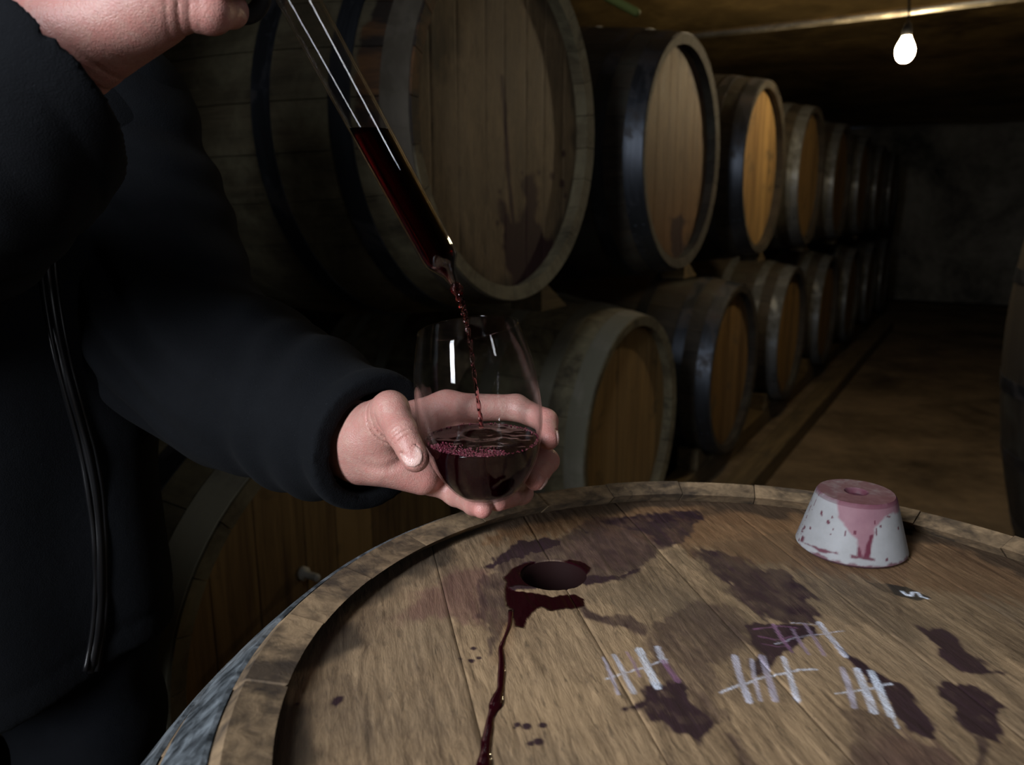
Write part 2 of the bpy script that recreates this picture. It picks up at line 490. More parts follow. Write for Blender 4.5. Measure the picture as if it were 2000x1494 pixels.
# ------------------------------------------------------------------ barrels in general
def barrel_radius(s, L, rh, rb, ex=2.0):
    return rb - (rb - rh) * abs(2 * s / L) ** ex
def stave_mesh(name, n, L, rh, rb, th, ex=2.0, nl=16, gap=0.0009, chamfer=0.006, outer=4, inner=3):
    """one stave, axis along z, centred on +x"""
    half = PI / n
    v, f = [], []
    zs = np.linspace(-L / 2, L / 2, nl + 1)
    cols = outer + 1
    for i, z in enumerate(zs):
        ro = barrel_radius(z, L, rh, rb, ex); ri = ro - th
        zi = z
        if i in (0, nl): zi = z - math.copysign(chamfer, z)
        for k in range(cols):
            a = -half + 2 * half * k / outer
            if k == 0: a += gap / ro
            if k == outer: a -= gap / ro
            v.append((ro * math.cos(a), ro * math.sin(a), z))
        for k in range(inner + 1):
            a = (half - gap / ri) * (1 - 2 * k / inner)
            v.append((ri * math.cos(a), ri * math.sin(a), zi))
    m = cols + inner + 1
    for i in range(nl):
        for k in range(m):
            l = (k + 1) % m
            f.append((i * m + k, i * m + l, (i + 1) * m + l, (i + 1) * m + k))
    f.append(tuple(range(m))[::-1]); f.append(tuple(nl * m + k for k in range(m)))
    me = mesh_from(name, v, f)
    bm = bmesh.new(); bm.from_mesh(me)
    bmesh.ops.recalc_face_normals(bm, faces=bm.faces)
    bm.to_mesh(me); bm.free()
    return me
def sharp_smooth(me, ang=35):
    me.shade_smooth()
    me.set_sharp_from_angle(angle=math.radians(ang))
def hoop_mesh(name, z0, z1, L, rh, rb, ex=2.0, t=0.0018, n=72, lift=0.0008):
    prof = []
    zs = np.linspace(z0, z1, 4)
    outer = [(barrel_radius(z, L, rh, rb, ex) + lift + t, z) for z in zs]
    inner = [(barrel_radius(z, L, rh, rb, ex) + lift - 0.0006, z) for z in zs[::-1]]
    v, f = lathe(outer + inner, n, True)
    me = weld(mesh_from(name, v, f)); sharp_smooth(me)
    return me
def rivet_mesh(name, r=0.006):
    v, f = lathe([(0.0, r * 0.6), (r * 0.55, r * 0.5), (r * 0.9, r * 0.25), (r, 0.0)], 10)
    return weld(mesh_from(name, v, f))
def plank_strip(name, R, y0, y1, th, gap=0.0006, n=14):
    """one head board: grain along x, between y0 and y1, cut by the circle R; top at z=0"""
    y0 += gap; y1 -= gap
    ys = np.linspace(y0, y1, 5)
    xs = np.sqrt(np.maximum(R * R - ys ** 2, 1e-6))
    out = [(x, y) for x, y in zip(xs, ys)] + [(-x, y) for x, y in zip(xs[::-1], ys[::-1])]
    k = len(out); e = 0.0012
    cx = np.mean([p[0] for p in out]); cy = np.mean([p[1] for p in out])
    v = [(x, y, -th) for x, y in out] + [(x, y, -e) for x, y in out]
    v += [(x * (1 - e / R), y + (cy - y) / abs(cy - y + 1e-9) * e if abs(y - cy) > 1e-6 else y, 0) for x, y in out]
    f = [tuple(range(k))[::-1]]
    for a in (0, k):
        for i in range(k):
            j = (i + 1) % k
            f.append((a + i, a + j, a + k + j, a + k + i))
    f.append(tuple(range(2 * k, 3 * k)))
    me = mesh_from(name, v, f)
    return weld(me, 1e-7)

# ---- the big stacked barrels
BL, BRH, BRB, BTH, BREC = 1.06, 0.372, 0.435, 0.030, 0.040
N_ST = 28
ST = stave_mesh('stave', N_ST, BL, BRH, BRB, BTH); sharp_smooth(ST)
HOOP_Z = [(0.004, 0.060), (0.120, 0.165), (0.300, 0.345)]
HOOPS = []
for a, b_ in HOOP_Z:
    HOOPS.append(hoop_mesh('hoop', BL / 2 - b_, BL / 2 - a, BL, BRH, BRB))
    HOOPS.append(hoop_mesh('hoop', -BL / 2 + a, -BL / 2 + b_, BL, BRH, BRB))
HR = barrel_radius(BL / 2 - BREC, BL, BRH, BRB) - BTH + 0.004
edges = np.cumsum([0, .085, .105, .09, .1, .08, .11, .095, .1]); edges = (edges / edges[-1] * 2 - 1) * HR * 0.9999
PLANKS = [plank_strip('head_plank', HR, edges[i], edges[i + 1], 0.026) for i in range(len(edges) - 1)]
v_, f_ = lathe([(0, -BL / 2 + BREC), (HR, -BL / 2 + BREC), (HR, -BL / 2 + BREC + .02), (0, -BL / 2 + BREC + .02)], 40)
BACK = weld(mesh_from('back_head', v_, f_))
RIV = rivet_mesh('rivet')
BUNGM = mesh_from('bung', *lathe([(0, 0.035), (0.024, 0.035), (0.028, 0.03), (0.026, 0.0), (0.021, -0.03), (0, -0.03)], 20)); weld(BUNGM)
B3 = Matrix(((0, 0, 1), tuple(np.cross(EN, [0, 0, 1])), tuple(EN))).transposed()   # x=up, z=out of the head
def big_barrel(center_head, label, stave, head, hoop, group, first_hoop=None, planks=None, spin=0.0, bung=True):
    c = np.asarray(center_head) - EN * (BL / 2 - BREC)
    root = empty('oak_barrel', c, B3)
    tag(root, label, 'barrel', group)
    def part(me, name, m):
        o = bpy.data.objects.new(name, me); COL.objects.link(o); o.parent = root
        if not me.materials: me.materials.append(m)
        o.material_slots[0].link = 'OBJECT'; o.material_slots[0].material = m
        return o
    for k in range(N_ST):
        o = part(ST, 'stave', stave); o.rotation_euler.z = 2 * PI * k / N_ST + spin
    for i, me in enumerate(HOOPS):
        o = part(me, 'hoop', first_hoop if (i == 0 and first_hoop) else hoop)
        if i in (0, 2):
            for dz in (-0.012, 0.012):
                z = BL / 2 - sum(HOOP_Z[i // 2]) / 2 + dz
                r = bpy.data.objects.new('rivet', RIV); COL.objects.link(r); r.parent = o
                if not RIV.materials: RIV.materials.append(hoop)
                a = 2.2 + i * 0.6
                rr = barrel_radius(z, BL, BRH, BRB) + 0.0024
                r.matrix_local = Matrix.Rotation(a, 4, 'Z') @ Matrix.Translation((rr, 0, z)) @ Matrix.Rotation(PI / 2, 4, 'Y')
    for k, me in enumerate(planks or PLANKS):
        o = part(me, 'head_plank', head)
        o.location.z = BL / 2 - BREC
        o.rotation_euler.z = 0
    part(BACK, 'back_head', stave)
    if bung:
        o = part(BUNGM, 'bung', MAT['silicone'])
        o.matrix_local = Matrix.Translation((BRB, 0, 0)) @ Matrix.Rotation(PI / 2, 4, 'Y')
    return root
STEP = 1.08
GT, GB = 'upper row of stacked barrels', 'lower row of stacked barrels'
def top_c(i): return R_(STEP * i, 0, T1[2])
ZB = T1[2] - 2 * BRB - 0.002
def bot_c(a): return R_(a, 0, ZB)

def grid_plank(name, R, y0, y1, th, res, attr_fn, M, hole=None, gap=0.0006, edge=0.0012, relief=0.0):
    """a finely gridded head board (grain along local x) so that stains can be stored per vertex"""
    y0 += gap; y1 -= gap
    nv = max(2, int((y1 - y0) / res)); nu = max(2, int(2 * R / res))
    vv = np.linspace(y0, y1, nv + 1); tt = np.linspace(-1, 1, nu + 1)
    lim = np.sqrt(np.maximum(R * R - vv ** 2, 1e-5))
    X = tt[:, None] * lim[None, :]; Y = np.broadcast_to(vv[None, :], X.shape)
    P = np.stack([X.ravel(), Y.ravel(), np.zeros(X.size)], 1)
    i, j = np.meshgrid(np.arange(nu), np.arange(nv), indexing='ij')
    a = (i * (nv + 1) + j).ravel()
    Fq = np.stack([a, a + nv + 1, a + nv + 2, a + 1], 1)
    if hole is not None:
        hc, hr = np.array(hole[0]), hole[1]
        d = P[:, :2] - hc; dist = np.hypot(*d.T)
        cen = P[Fq].mean(1)[:, :2] - hc
        Fq = Fq[np.hypot(*cen.T) > hr]
        used = np.zeros(len(P), bool); used[Fq.ravel()] = True
        near = used & (dist < hr + res * 0.8)
        P[near, :2] = hc + d[near] / dist[near, None] * hr
    e = np.vstack([Fq[:, [0, 1]], Fq[:, [1, 2]], Fq[:, [2, 3]], Fq[:, [3, 0]]])
    key = np.sort(e, 1); key = key[:, 0] * (len(P) + 1) + key[:, 1]
    _, inv, cnt = np.unique(key, return_inverse=True, return_counts=True)
    be = e[cnt[inv] == 1]
    bvs = np.unique(be)
    # relief along the grain, rounded edges
    P[:, 2] = relief * (fbm(P[:, 0] * 18, P[:, 1] * 170, 0, 3, 3) + 0.6 * fbm(P[:, 0] * 60, P[:, 1] * 420, 0, 2, 9))
    ed = np.minimum(P[:, 1] - y0, y1 - P[:, 1])
    P[:, 2] -= edge * (1 - np.clip(ed / edge, 0, 1)) ** 2
    mp = -np.ones(len(P), np.int64); mp[bvs] = len(P) + np.arange(len(bvs))
    low = P[bvs].copy(); low[:, 2] = -th
    sk = np.stack([be[:, 1], be[:, 0], mp[be[:, 0]], mp[be[:, 1]]], 1)
    V = np.vstack([P, low]); Fa = np.vstack([Fq, sk])
    used = np.unique(Fa); mp2 = -np.ones(len(V), np.int64); mp2[used] = np.arange(len(used))
    V = V[used]; Fa = mp2[Fa]
    me = bpy.data.meshes.new(name)
    me.vertices.add(len(V)); me.vertices.foreach_set('co', V.astype(np.float32).ravel())
    me.loops.add(Fa.size); me.loops.foreach_set('vertex_index', Fa.ravel().astype(np.int32))
    me.polygons.add(len(Fa)); me.polygons.foreach_set('loop_start', np.arange(0, Fa.size, 4, dtype=np.int32))
    me.update(calc_edges=True)
    Wp = V @ np.array(M.to_3x3()).T + np.array(M.translation)
    for k, val in attr_fn(V, Wp).items(): set_attr(me, k, val)
    me.shade_smooth(); me.set_sharp_from_angle(angle=math.radians(50))
    return me

def stained_wood(name, dark, light, stain_col, scale=1.0, greyed=0.3):
    """oak boards whose stain, wet wine, chalk and soot sit in vertex attributes"""
    m, nt, b = new_mat(name, light, 0.7)
    co = objco(nt); r = rnd(nt)
    off = nd(nt, 'ShaderNodeCombineXYZ', {0: mth(nt, 'MULTIPLY', r, 9.0), 1: mth(nt, 'MULTIPLY', r, 5.0)}).outputs[0]
    co = nd(nt, 'ShaderNodeVectorMath', {0: co, 1: off}, operation='ADD').outputs[0]
    warp = noise(nt, co, 6.0 * scale, 3, 0.5)
    g = noise(nt, stretch(nt, co, (30 * scale, 170 * scale, 40)), 1.0, 6, 0.68, 1.4)
    g2 = noise(nt, stretch(nt, co, (7 * scale, 26 * scale, 8)), 1.0, 6, 0.62, 1.0)
    patch = noise(nt, co, 7.0 * scale, 5, 0.6, 0.3)
    fine = noise(nt, stretch(nt, co, (180 * scale, 900 * scale, 200)), 1.0, 3, 0.6)
    f = mth(nt, 'ADD', mth(nt, 'MULTIPLY', g, 0.5), mth(nt, 'ADD', mth(nt, 'MULTIPLY', g2, 0.45), mth(nt, 'MULTIPLY', fine, 0.15)))
    c = ramp(nt, f, [(0.40, dark), (0.63, light)])
    fleck = ramp(nt, noise(nt, stretch(nt, co, (55 * scale, 330 * scale, 60)), 1.0, 3, 0.7, 0.6), [(0.33, grey(1)), (0.43, grey(0))])
    pale = ramp(nt, noise(nt, stretch(nt, co, (40 * scale, 420 * scale, 60), (3, 3, 3)), 1.0, 3, 0.7, 0.6), [(0.60, grey(0)), (0.74, grey(1))])
    c = mixc(nt, mth(nt, 'MULTIPLY', fleck, 0.55), c, tuple(x * 0.35 for x in dark))
    c = mixc(nt, mth(nt, 'MULTIPLY', pale, 0.35), c, tuple(min(1, x * 1.5) for x in light))
    c = mixc(nt, mth(nt, 'MULTIPLY', ramp(nt, patch, [(0.42, grey(0)), (0.68, grey(1))]), greyed), c, tuple(0.35 * x + 0.02 for x in light))
    c = mixc(nt, mth(nt, 'MULTIPLY', attr(nt, 'orange'), 0.8), c, mixc(nt, f, (0.05, 0.019, 0.007), (0.26, 0.118, 0.04)))
    c = mixc(nt, mth(nt, 'MULTIPLY', attr(nt, 'pink'), 0.75), c, mixc(nt, f, (0.055, 0.018, 0.018), (0.17, 0.065, 0.06)))
    c = mixc(nt, attr(nt, 'darkening'), c, (0.014, 0.011, 0.008))  # dark marks, darker board areas and the painted bung shadow
    sg = mth(nt, 'SUBTRACT', mth(nt, 'MULTIPLY', attr(nt, 'stain'), 1.3), mth(nt, 'MULTIPLY', attr(nt, 'stain'), mth(nt, 'ADD', mth(nt, 'MULTIPLY', pale, 0.3), mth(nt, 'MULTIPLY', mth(nt, 'SUBTRACT', g, 0.45), 0.5))), True)
    c = mixc(nt, sg, c, mixc(nt, f, tuple(x * 0.5 for x in stain_col), tuple(x * 1.6 for x in stain_col)))
    wet = attr(nt, 'wet')
    c = mixc(nt, wet, c, (0.012, 0.0012, 0.0026))
    ch = attr(nt, 'chalk')
    chn = ramp(nt, noise(nt, co, 900 * scale, 3, 0.7), [(0.36, grey(0.45)), (0.54, grey(1))])
    c = mixc(nt, mth(nt, 'MULTIPLY', ch, chn), c, (0.74, 0.80, 0.92))
    pu = attr(nt, 'purple')
    c = mixc(nt, mth(nt, 'MULTIPLY', pu, chn), c, (0.21, 0.085, 0.17))
    setc(nt, b, c)
    rr = mth(nt, 'SUBTRACT', mth(nt, 'ADD', 0.52, mth(nt, 'MULTIPLY', g, 0.3)), mth(nt, 'MULTIPLY', wet, 0.6), True)
    nt.links.new(mth(nt, 'MAXIMUM', rr, 0.06), b.inputs['Roughness'])
    hgt = mth(nt, 'MULTIPLY', mth(nt, 'ADD', mth(nt, 'ADD', g, mth(nt, 'MULTIPLY', g2, 0.7)), mth(nt, 'MULTIPLY', fine, 0.35)), mth(nt, 'SUBTRACT', 1.0, mth(nt, 'MULTIPLY', wet, 0.85)))
    bump(nt, b, hgt, 0.6, 0.0013)
    return m
MAT['head_T1'] = stained_wood('weathered_head_boards', (0.065, 0.044, 0.022), (0.215, 0.148, 0.078), (0.026, 0.008, 0.010), 0.45, 0.5)
MAT['head_fg'] = stained_wood('wine_stained_head_boards', (0.095, 0.058, 0.032), (0.345, 0.232, 0.128), (0.022, 0.0075, 0.011), 1.0, 0.6)

# head of the nearest upper barrel: wine run and splashes
def tile(o, k, pts): return [(o[0] + u / k, o[1] + v / k) for u, v in pts]
def t1_attrs(V, Wp):
    px, py = project(Wp); P = np.stack([px, py], 1)
    n = fbm(P[:, 0] / 14, P[:, 1] / 30, 0, 4, 2)
    s = np.zeros(len(P))
    blob = tile((600, 0), 2.2985, [(870, 1010), (872, 900), (900, 960), (915, 990), (960, 1000), (978, 800), (1010, 760), (1030, 880), (1022, 1000), (1062, 1060), (1095, 1090), (1100, 1200), (1060, 1280), (960, 1325), (915, 1280), (885, 1130)])
    s = np.maximum(s, sstep(7, -7, poly_sd(P, blob) + n * 16) * 0.92)
    s = np.maximum(s, sstep(5.5, 2.0, line_d(P, tile((600, 0), 2.2985, [(875, 345), (890, 560), (905, 800), (925, 1000)])) + n * 2) * 0.8)
    for (u, v, r) in [(965, 775, 8), (1040, 775, 9), (1098, 790, 12), (1145, 825, 12), (1160, 880, 9), (865, 860, 8), (855, 1000, 9), (1150, 690, 12)]:
        c = (600 + u / 2.2985, v / 2.2985)
        s = np.maximum(s, sstep(r * .55, r * .2, np.hypot(P[:, 0] - c[0], (P[:, 1] - c[1]) * .6) + n * 3) * .7)
    darkening = 0.75 * sstep(40, -25, np.hypot((P[:, 0] - 850) / 1.1, (P[:, 1] - 95) / 1.3) - 30 + n * 40)  # dark blotch at the upper left of the head
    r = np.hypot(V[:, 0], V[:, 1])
    darkening = np.maximum(darkening, 0.65 * sstep(HR - 0.05, HR, r + fbm(V[:, 0] * 18, V[:, 1] * 18, 0, 3, 8) * 0.05))  # head darker towards its outer edge
    z = np.zeros(len(P))
    return dict(stain=np.clip(s, 0, 1), wet=z, chalk=z, pink=z, orange=0.25 * sstep(450, 620, py), darkening=darkening, purple=z)
MT1 = (B3.to_4x4()); MT1.translation = Vector(T1)
PL_T1 = [grid_plank('head_plank', HR, edges[i], edges[i + 1], 0.026, 0.0045, t1_attrs, MT1) for i in range(len(edges) - 1)]

_bst = (1e9, None)
for _b in np.linspace(0.0, 0.5, 51):
    for _p in np.linspace(-0.9, 1.5, 121):
        _r = barrel_radius(BL / 2 - 0.04 - _b, BL, BRH, BRB)
        _w = T1 - EN * _b - EA * _r * math.cos(_p) + np.array([0, 0, _r * math.sin(_p)])
        _x, _y = project(_w[None])
        _d = (_x[0] - 798) ** 2 + (_y[0] - 140) ** 2
        if _d < _bst[0]: _bst = (_d, _w)
MAT['stave_T1'] = wood_mat('mouldy_oak_with_wine_crust', (0.035, 0.029, 0.017), (0.13, 0.105, 0.060), 0.85, (0.25, 0.222, 0.135), crust=(tuple(_bst[1]), tuple(EN), tuple(EA), 0.16, 0.075))
big_barrel(top_c(0), 'mouldy grey barrel with a long wine drip and splash on its head', MAT['stave_T1'], MAT['head_T1'], MAT['hoop_black'], GT, planks=PL_T1, spin=0.05, first_hoop=MAT['hoop_brown'])
def t2_attrs(V, Wp):
    px, py = project(Wp); P = np.stack([px, py], 1)
    n = fbm(P[:, 0] / 10, P[:, 1] / 22, 0, 4, 12)
    s = .9 * sstep(5, -5, poly_sd(P, [(1308, 425), (1330, 418), (1342, 432), (1332, 445), (1336, 480), (1345, 505), (1315, 505), (1312, 460)]) + n * 9)
    s = np.maximum(s, .55 * sstep(4, -4, poly_sd(P, [(1345, 120), (1365, 150), (1372, 200), (1358, 180), (1346, 150)]) + n * 9))
    r = np.hypot(V[:, 0], V[:, 1]); z = np.zeros(len(P))
    return dict(stain=s, wet=z, chalk=z, pink=z, orange=0.35 + .5 * sstep(300, 480, py), darkening=0.5 * sstep(HR - .06, HR, r + n * .04), purple=z)  # orange grows downwards, boards darken towards the outer edge
MT2 = B3.to_4x4(); MT2.translation = Vector(top_c(1))
PL_T2 = [grid_plank('head_plank', HR, edges[i], edges[i + 1], 0.026, 0.006, t2_attrs, MT2) for i in range(len(edges) - 1)]
big_barrel(top_c(1), 'upper barrel with a broad blue-black steel hoop, behind the splashed one', MAT['stave_dark'], MAT['head_T1'], MAT['hoop_black'], GT, spin=0.1, planks=PL_T2)
ORD = ['third', 'fourth', 'fifth', 'sixth', 'seventh', 'eighth']
for i in range(2, 8):
    big_barrel(top_c(i), 'dim amber-headed barrel in the upper row, %s from the front' % ORD[i - 2], MAT['stave_dark'], MAT['head_amber'] if i != 4 else MAT['head_tan'], MAT['hoop_grey'] if i > 2 else MAT['hoop_black'], GT, spin=0.07 * i)
BOT = [-0.57, 0.73, 1.88, 3.05, 4.22, 5.35, 6.5, 7.6]
big_barrel(bot_c(BOT[0]), 'dark lower barrel with a mouldy rim, under the sleeve of the forearm', MAT['stave_mould'], MAT['head_amber'], MAT['hoop_black'], GB, first_hoop=MAT['hoop_lightened'], bung=False)
big_barrel(bot_c(BOT[1]), 'lower barrel with a pale mouldy rim, right behind the wine glass', MAT['stave_mould'], MAT['head_amber'], MAT['hoop_rust'], GB, bung=False)
big_barrel(bot_c(BOT[2]), 'lower dark barrel with a greyish narrow head, under the blue-hooped barrel', MAT['stave_dark'], MAT['head_tan'], MAT['hoop_black'], GB, bung=False)
for i in range(3, len(BOT)):
    big_barrel(bot_c(BOT[i]), 'dim barrel in the lower row, %s from the front' % ['fourth', 'fifth', 'sixth', 'seventh', 'eighth'][i - 3], MAT['stave_dark'], MAT['head_amber'], MAT['hoop_grey'], GB, bung=False)

# timber rails under both rows, with chocks
def beam(name, a0, a1, b, z0, w, h, label, m=None, jit=0.006):
    bm = bmesh.new()
    box_bm(bm, (0, 0, 0), (w, a1 - a0, h), None, 0.006)
    bmesh.ops.subdivide_edges(bm, edges=[e for e in bm.edges if e.calc_length() > 0.5], cuts=30)
    for v in bm.verts:
        v.co += Vector((fbm(v.co.y * 1.2, 3.1, b, 3, 4), 0, fbm(v.co.y * 1.4, 7.7, b, 3, 6))) * jit
    me = bm_mesh(name, bm)
    o = link(name, me, m or MAT['timber'], smooth=False)
    M = ROOM3.to_4x4(); M.translation = Vector(R_((a0 + a1) / 2, b, z0 + h / 2)); o.matrix_world = M
    tag(o, label, 'timber')
    return o
r_end = barrel_radius(BL / 2 - 0.09, BL, BRH, BRB)
zrail = ZB - r_end
beam('floor_rail', -1.45, 8.6, -0.06, 0.0, 0.09, zrail - 0.004, 'long timber rail on the floor under the fronts of the lower barrels')
beam('floor_rail', -1.45, 8.6, -BL + 0.14, 0.0, 0.09, zrail - 0.004, 'long timber rail on the floor under the backs of the lower barrels')
def chock(a, b, z, s, label, group):
    bm = bmesh.new()
    pts = [(-s, 0), (s, 0), (s * 0.8, 0.12 * s), (-s * 0.75, 1.05 * s), (-s, 1.0 * s)]
    vs0 = [bm.verts.new((-0.045, x, y)) for x, y in pts]; vs1 = [bm.verts.new((0.045, x, y)) for x, y in pts]
    bm.faces.new(vs0[::-1]); bm.faces.new(vs1)
    for i in range(5):
        j = (i + 1) % 5; bm.faces.new((vs0[i], vs0[j], vs1[j], vs1[i]))
    me = bm_mesh('chock', bm)
    o = link('wedge_chock', me, MAT['timber'], smooth=False)
    M = ROOM3.to_4x4(); M.translation = Vector(R_(a, b, z)); o.matrix_world = M
    tag(o, label, 'wedge', group)
for i, a in enumerate(BOT[1:5]):
    chock(a - 0.22, -0.06, zrail, 0.085, 'wooden wedge on the floor rail under the %s lower barrel' % ['second', 'third', 'fourth', 'fifth'][i], 'wedges on the floor rail')
zc_ = ZB + r_end * 0.93
for i in range(6):
    chock(STEP * i + 0.27, -0.06, T1[2] - BRB * 0.98, 0.07, 'wooden wedge holding the %s upper barrel on the lower row' % ['first', 'second', 'third', 'fourth', 'fifth', 'sixth'][i], 'wedges between the rows')
# second timber skid lying in front of the floor rail
beam('floor_skid', 0.4, 7.0, 0.16, 0.0, 0.11, 0.09, 'low timber skid on the floor in front of the lower barrels')
# white spile peg on the dark lower barrel
PEGM = mesh_from('spile_peg', *lathe([(0, 0.04), (0.006, 0.04), (0.007, 0.036), (0.006, 0.012), (0.012, 0.01), (0.012, 0.0), (0, 0.0)], 16)); weld(PEGM)
peg = link('spile_peg', PEGM, MAT['silicone'])
M = B3.to_4x4(); M.translation = Vector(on_plane(588, 1118, bot_c(BOT[0]), EN)); peg.matrix_world = M
tag(peg, 'small white peg stuck in the head of the dark lower barrel', 'peg')

# ------------------------------------------------------------------ bulb, cord, pipe, hose, cask on the right
bulb_p = W(1768, 98, 3.25)
mB, ntB, bB = new_mat('lit_bulb_glass', (1, 0.85, 0.6), 0.2)
bB.inputs['Emission Color'].default_value = (1.0, 0.78, 0.47, 1); bB.inputs['Emission Strength'].default_value = 270.0
MAT['black_plastic'] = new_mat('black_plastic', (0.008, 0.008, 0.009), 0.6, 0, 0.25)[0]
lamp = empty('hanging_bulb', bulb_p)
tag(lamp, 'lit bare light bulb hanging on a black cord under the ceiling', 'light bulb')
bp = [(0.0, -0.046), (0.014, -0.044), (0.026, -0.034), (0.0335, -0.018), (0.035, 0.0), (0.032, 0.016), (0.024, 0.032), (0.017, 0.045), (0.0145, 0.056), (0.0, 0.056)]
link('bulb', weld(mesh_from('bulb', *lathe(bp, 32))), mB, lamp)
sp_ = [(0.0, 0.05), (0.0165, 0.05), (0.019, 0.056), (0.019, 0.085), (0.014, 0.098), (0.005, 0.104), (0.0, 0.104)]
link('socket', weld(mesh_from('socket', *lathe(sp_, 24))), MAT['black_plastic'], lamp)
top = np.array(W(1752, -60, 3.25)) - bulb_p; top[2] = ZC - 0.02 - bulb_p[2]
cpts = spline([(0, 0, 0.10), (-0.004, 0, 0.17), (-0.02, 0.0, 0.26), (-0.035, 0.01, top[2])], 20)
link('cord', mesh_from('cord', *tube(cpts, 0.0045, 8)), MAT['black_plastic'], lamp)
MAT['pipe'] = metal_mat('dull_steel_pipe', (0.42, 0.38, 0.30), 0.38, 0.25)
pz = bulb_p[2] + 0.155
pa = bulb_p + EN * 1.9; pb = bulb_p - EN * 2.3
pts = np.array([pa + (pb - pa) * t for t in np.linspace(0, 1, 40)]); pts[:, 2] = pz + 0.006 * np.sin(np.linspace(0, 9, 40)); pts += EA * 0.035
pipe = link('ceiling_pipe', mesh_from('ceiling_pipe', *tube(pts, 0.016, 14)), MAT['pipe'])
tag(pipe, 'thin steel pipe under the ceiling catching the light beside the bulb', 'pipe')
MAT['green_hose'] = new_mat('green_hose', (0.16, 0.20, 0.06), 0.5)[0]
h0, h1 = W(1120, -42, 2.02), W(1246, 26, 2.12)
hp = spline([h0 + (h0 - h1) * 1.5, h0, (h0 + h1) / 2, h1], 24)
hose = link('garden_hose', mesh_from('garden_hose', *tube(hp, 0.011, 12)), MAT['green_hose'])
tag(hose, 'pale green hose lying across the tops of the upper barrels', 'hose')

# tall dark upright cask at the right edge
def upright_cask():
    L, rh, rb = 1.55, 0.48, 0.60
    base = W(1975, 700, 2.35) + np.array([rb + 0.16, 0.12, 0]); base[2] = 0.0
    root = empty('upright_cask', base)
    tag(root, 'tall dark upright cask at the right edge of the aisle', 'cask')
    st = stave_mesh('stave', 30, L, rh, rb, 0.035); sharp_smooth(st); st.materials.append(MAT['stave_dark'])
    for k in range(30):
        o = bpy.data.objects.new('stave', st); COL.objects.link(o); o.parent = root
        o.location.z = L / 2; o.rotation_euler.z = 2 * PI * k / 30
    for z in (0.03, 0.30, 0.56, 0.94, 1.2, 1.47):
        h = hoop_mesh('hoop', z - L / 2, z + 0.05 - L / 2, L, rh, rb)
        o = link('hoop', h, MAT['hoop_black'], root); o.location.z = L / 2
    es = np.linspace(-0.447, 0.447, 9)
    for i in range(8):
        o = link('head_plank', plank_strip('head_plank', 0.452, es[i], es[i + 1], 0.03), MAT['stave_dark'], root, False); o.location.z = L - 0.05
upright_cask()

# ------------------------------------------------------------------ the barrel standing in front
FZ, FR, FB, FL = 0.95, 0.2945, 0.455, 0.95
FC = np.array([0.1505, 0.381, 0.0])
FEX = 3.6
HEAD_Z = FZ - 0.016
MAT['stave_fg'] = wood_mat('weathered_chime_oak', (0.055, 0.036, 0.02), (0.30, 0.205, 0.115), 0.66, (0.022, 0.015, 0.012), 2, 1.4, 0.75, 26.0)
MAT['hoop_fg'] = metal_mat('weathered_galvanised_hoop', (0.22, 0.25, 0.275), 0.45, 0.2, (95, 95, 14), (0.05, 0.045, 0.04), 0.75, 1.6)
fg = empty('front_barrel', FC)
tag(fg, 'upright wine-stained oak barrel in front with chalk tallies on its head', 'barrel')
NF = 27
fst = stave_mesh('stave', NF, FL, FR, FB, 0.0225, FEX, 26, 0.0004, 0.004, 6, 6); sharp_smooth(fst)
fst.materials.append(MAT['stave_fg'])
for k in range(NF):
    o = bpy.data.objects.new('stave', fst); COL.objects.link(o); o.parent = fg
    o.location = (0, 0, FZ - FL / 2 + random.uniform(-0.0009, 0.0009)); o.rotation_euler.z = 2 * PI * k / NF + 0.045
for (z0, z1) in [(0.006, 0.034), (0.046, 0.082), (0.26, 0.305), (FL - .305, FL - .26), (FL - .082, FL - .046), (FL - .034, FL - .006)]:
    o = link('hoop', hoop_mesh('hoop', FL / 2 - z1, FL / 2 - z0, FL, FR, FB, FEX, 0.0022, 120), MAT['hoop_fg'], fg)
    o.location.z = FZ - FL / 2
    for dz in (-0.005, 0.005):
        r = link('rivet', rivet_mesh('rivet', 0.0032), MAT['hoop_fg'], o)
        z = FL / 2 - (z0 + z1) / 2 + dz
        r.matrix_local = Matrix.Rotation(2.45, 4, 'Z') @ Matrix.Translation((barrel_radius(z, FL, FR, FB, FEX) + 0.003, 0, z)) @ Matrix.Rotation(PI / 2 - 0.45, 4, 'Y')

ga = math.radians(168)
gx = np.array([-math.sin(ga), -math.cos(ga), 0]); gy = np.array([gx[1] * -1, gx[0], 0])
FM = Matrix((tuple(gx), tuple(gy), (0, 0, 1))).transposed().to_4x4()
FM.translation = Vector((FC[0], FC[1], HEAD_Z))
def hp2(px, py):
    return on_plane(px, py, (0, 0, HEAD_Z), np.array([0, 0, 1.0]))[:2]
def T1_(pts): return np.array([hp2(*p) for p in tile((500, 980), 2.907, pts)])
def T2_(pts): return np.array([hp2(*p) for p in tile((900, 920), 2.907, pts)])
def T3_(pts): return np.array([hp2(*p) for p in tile((1400, 920), 2.907, pts)])
def T4_(pts): return np.array([hp2(*p) for p in tile((1100, 1160), 4.348, pts)])
def T5_(pts): return np.array([hp2(*p) for p in tile((1540, 1160), 4.348, pts)])
HOLE_C = hp2(1081, 1122); HOLE_R = 0.0245
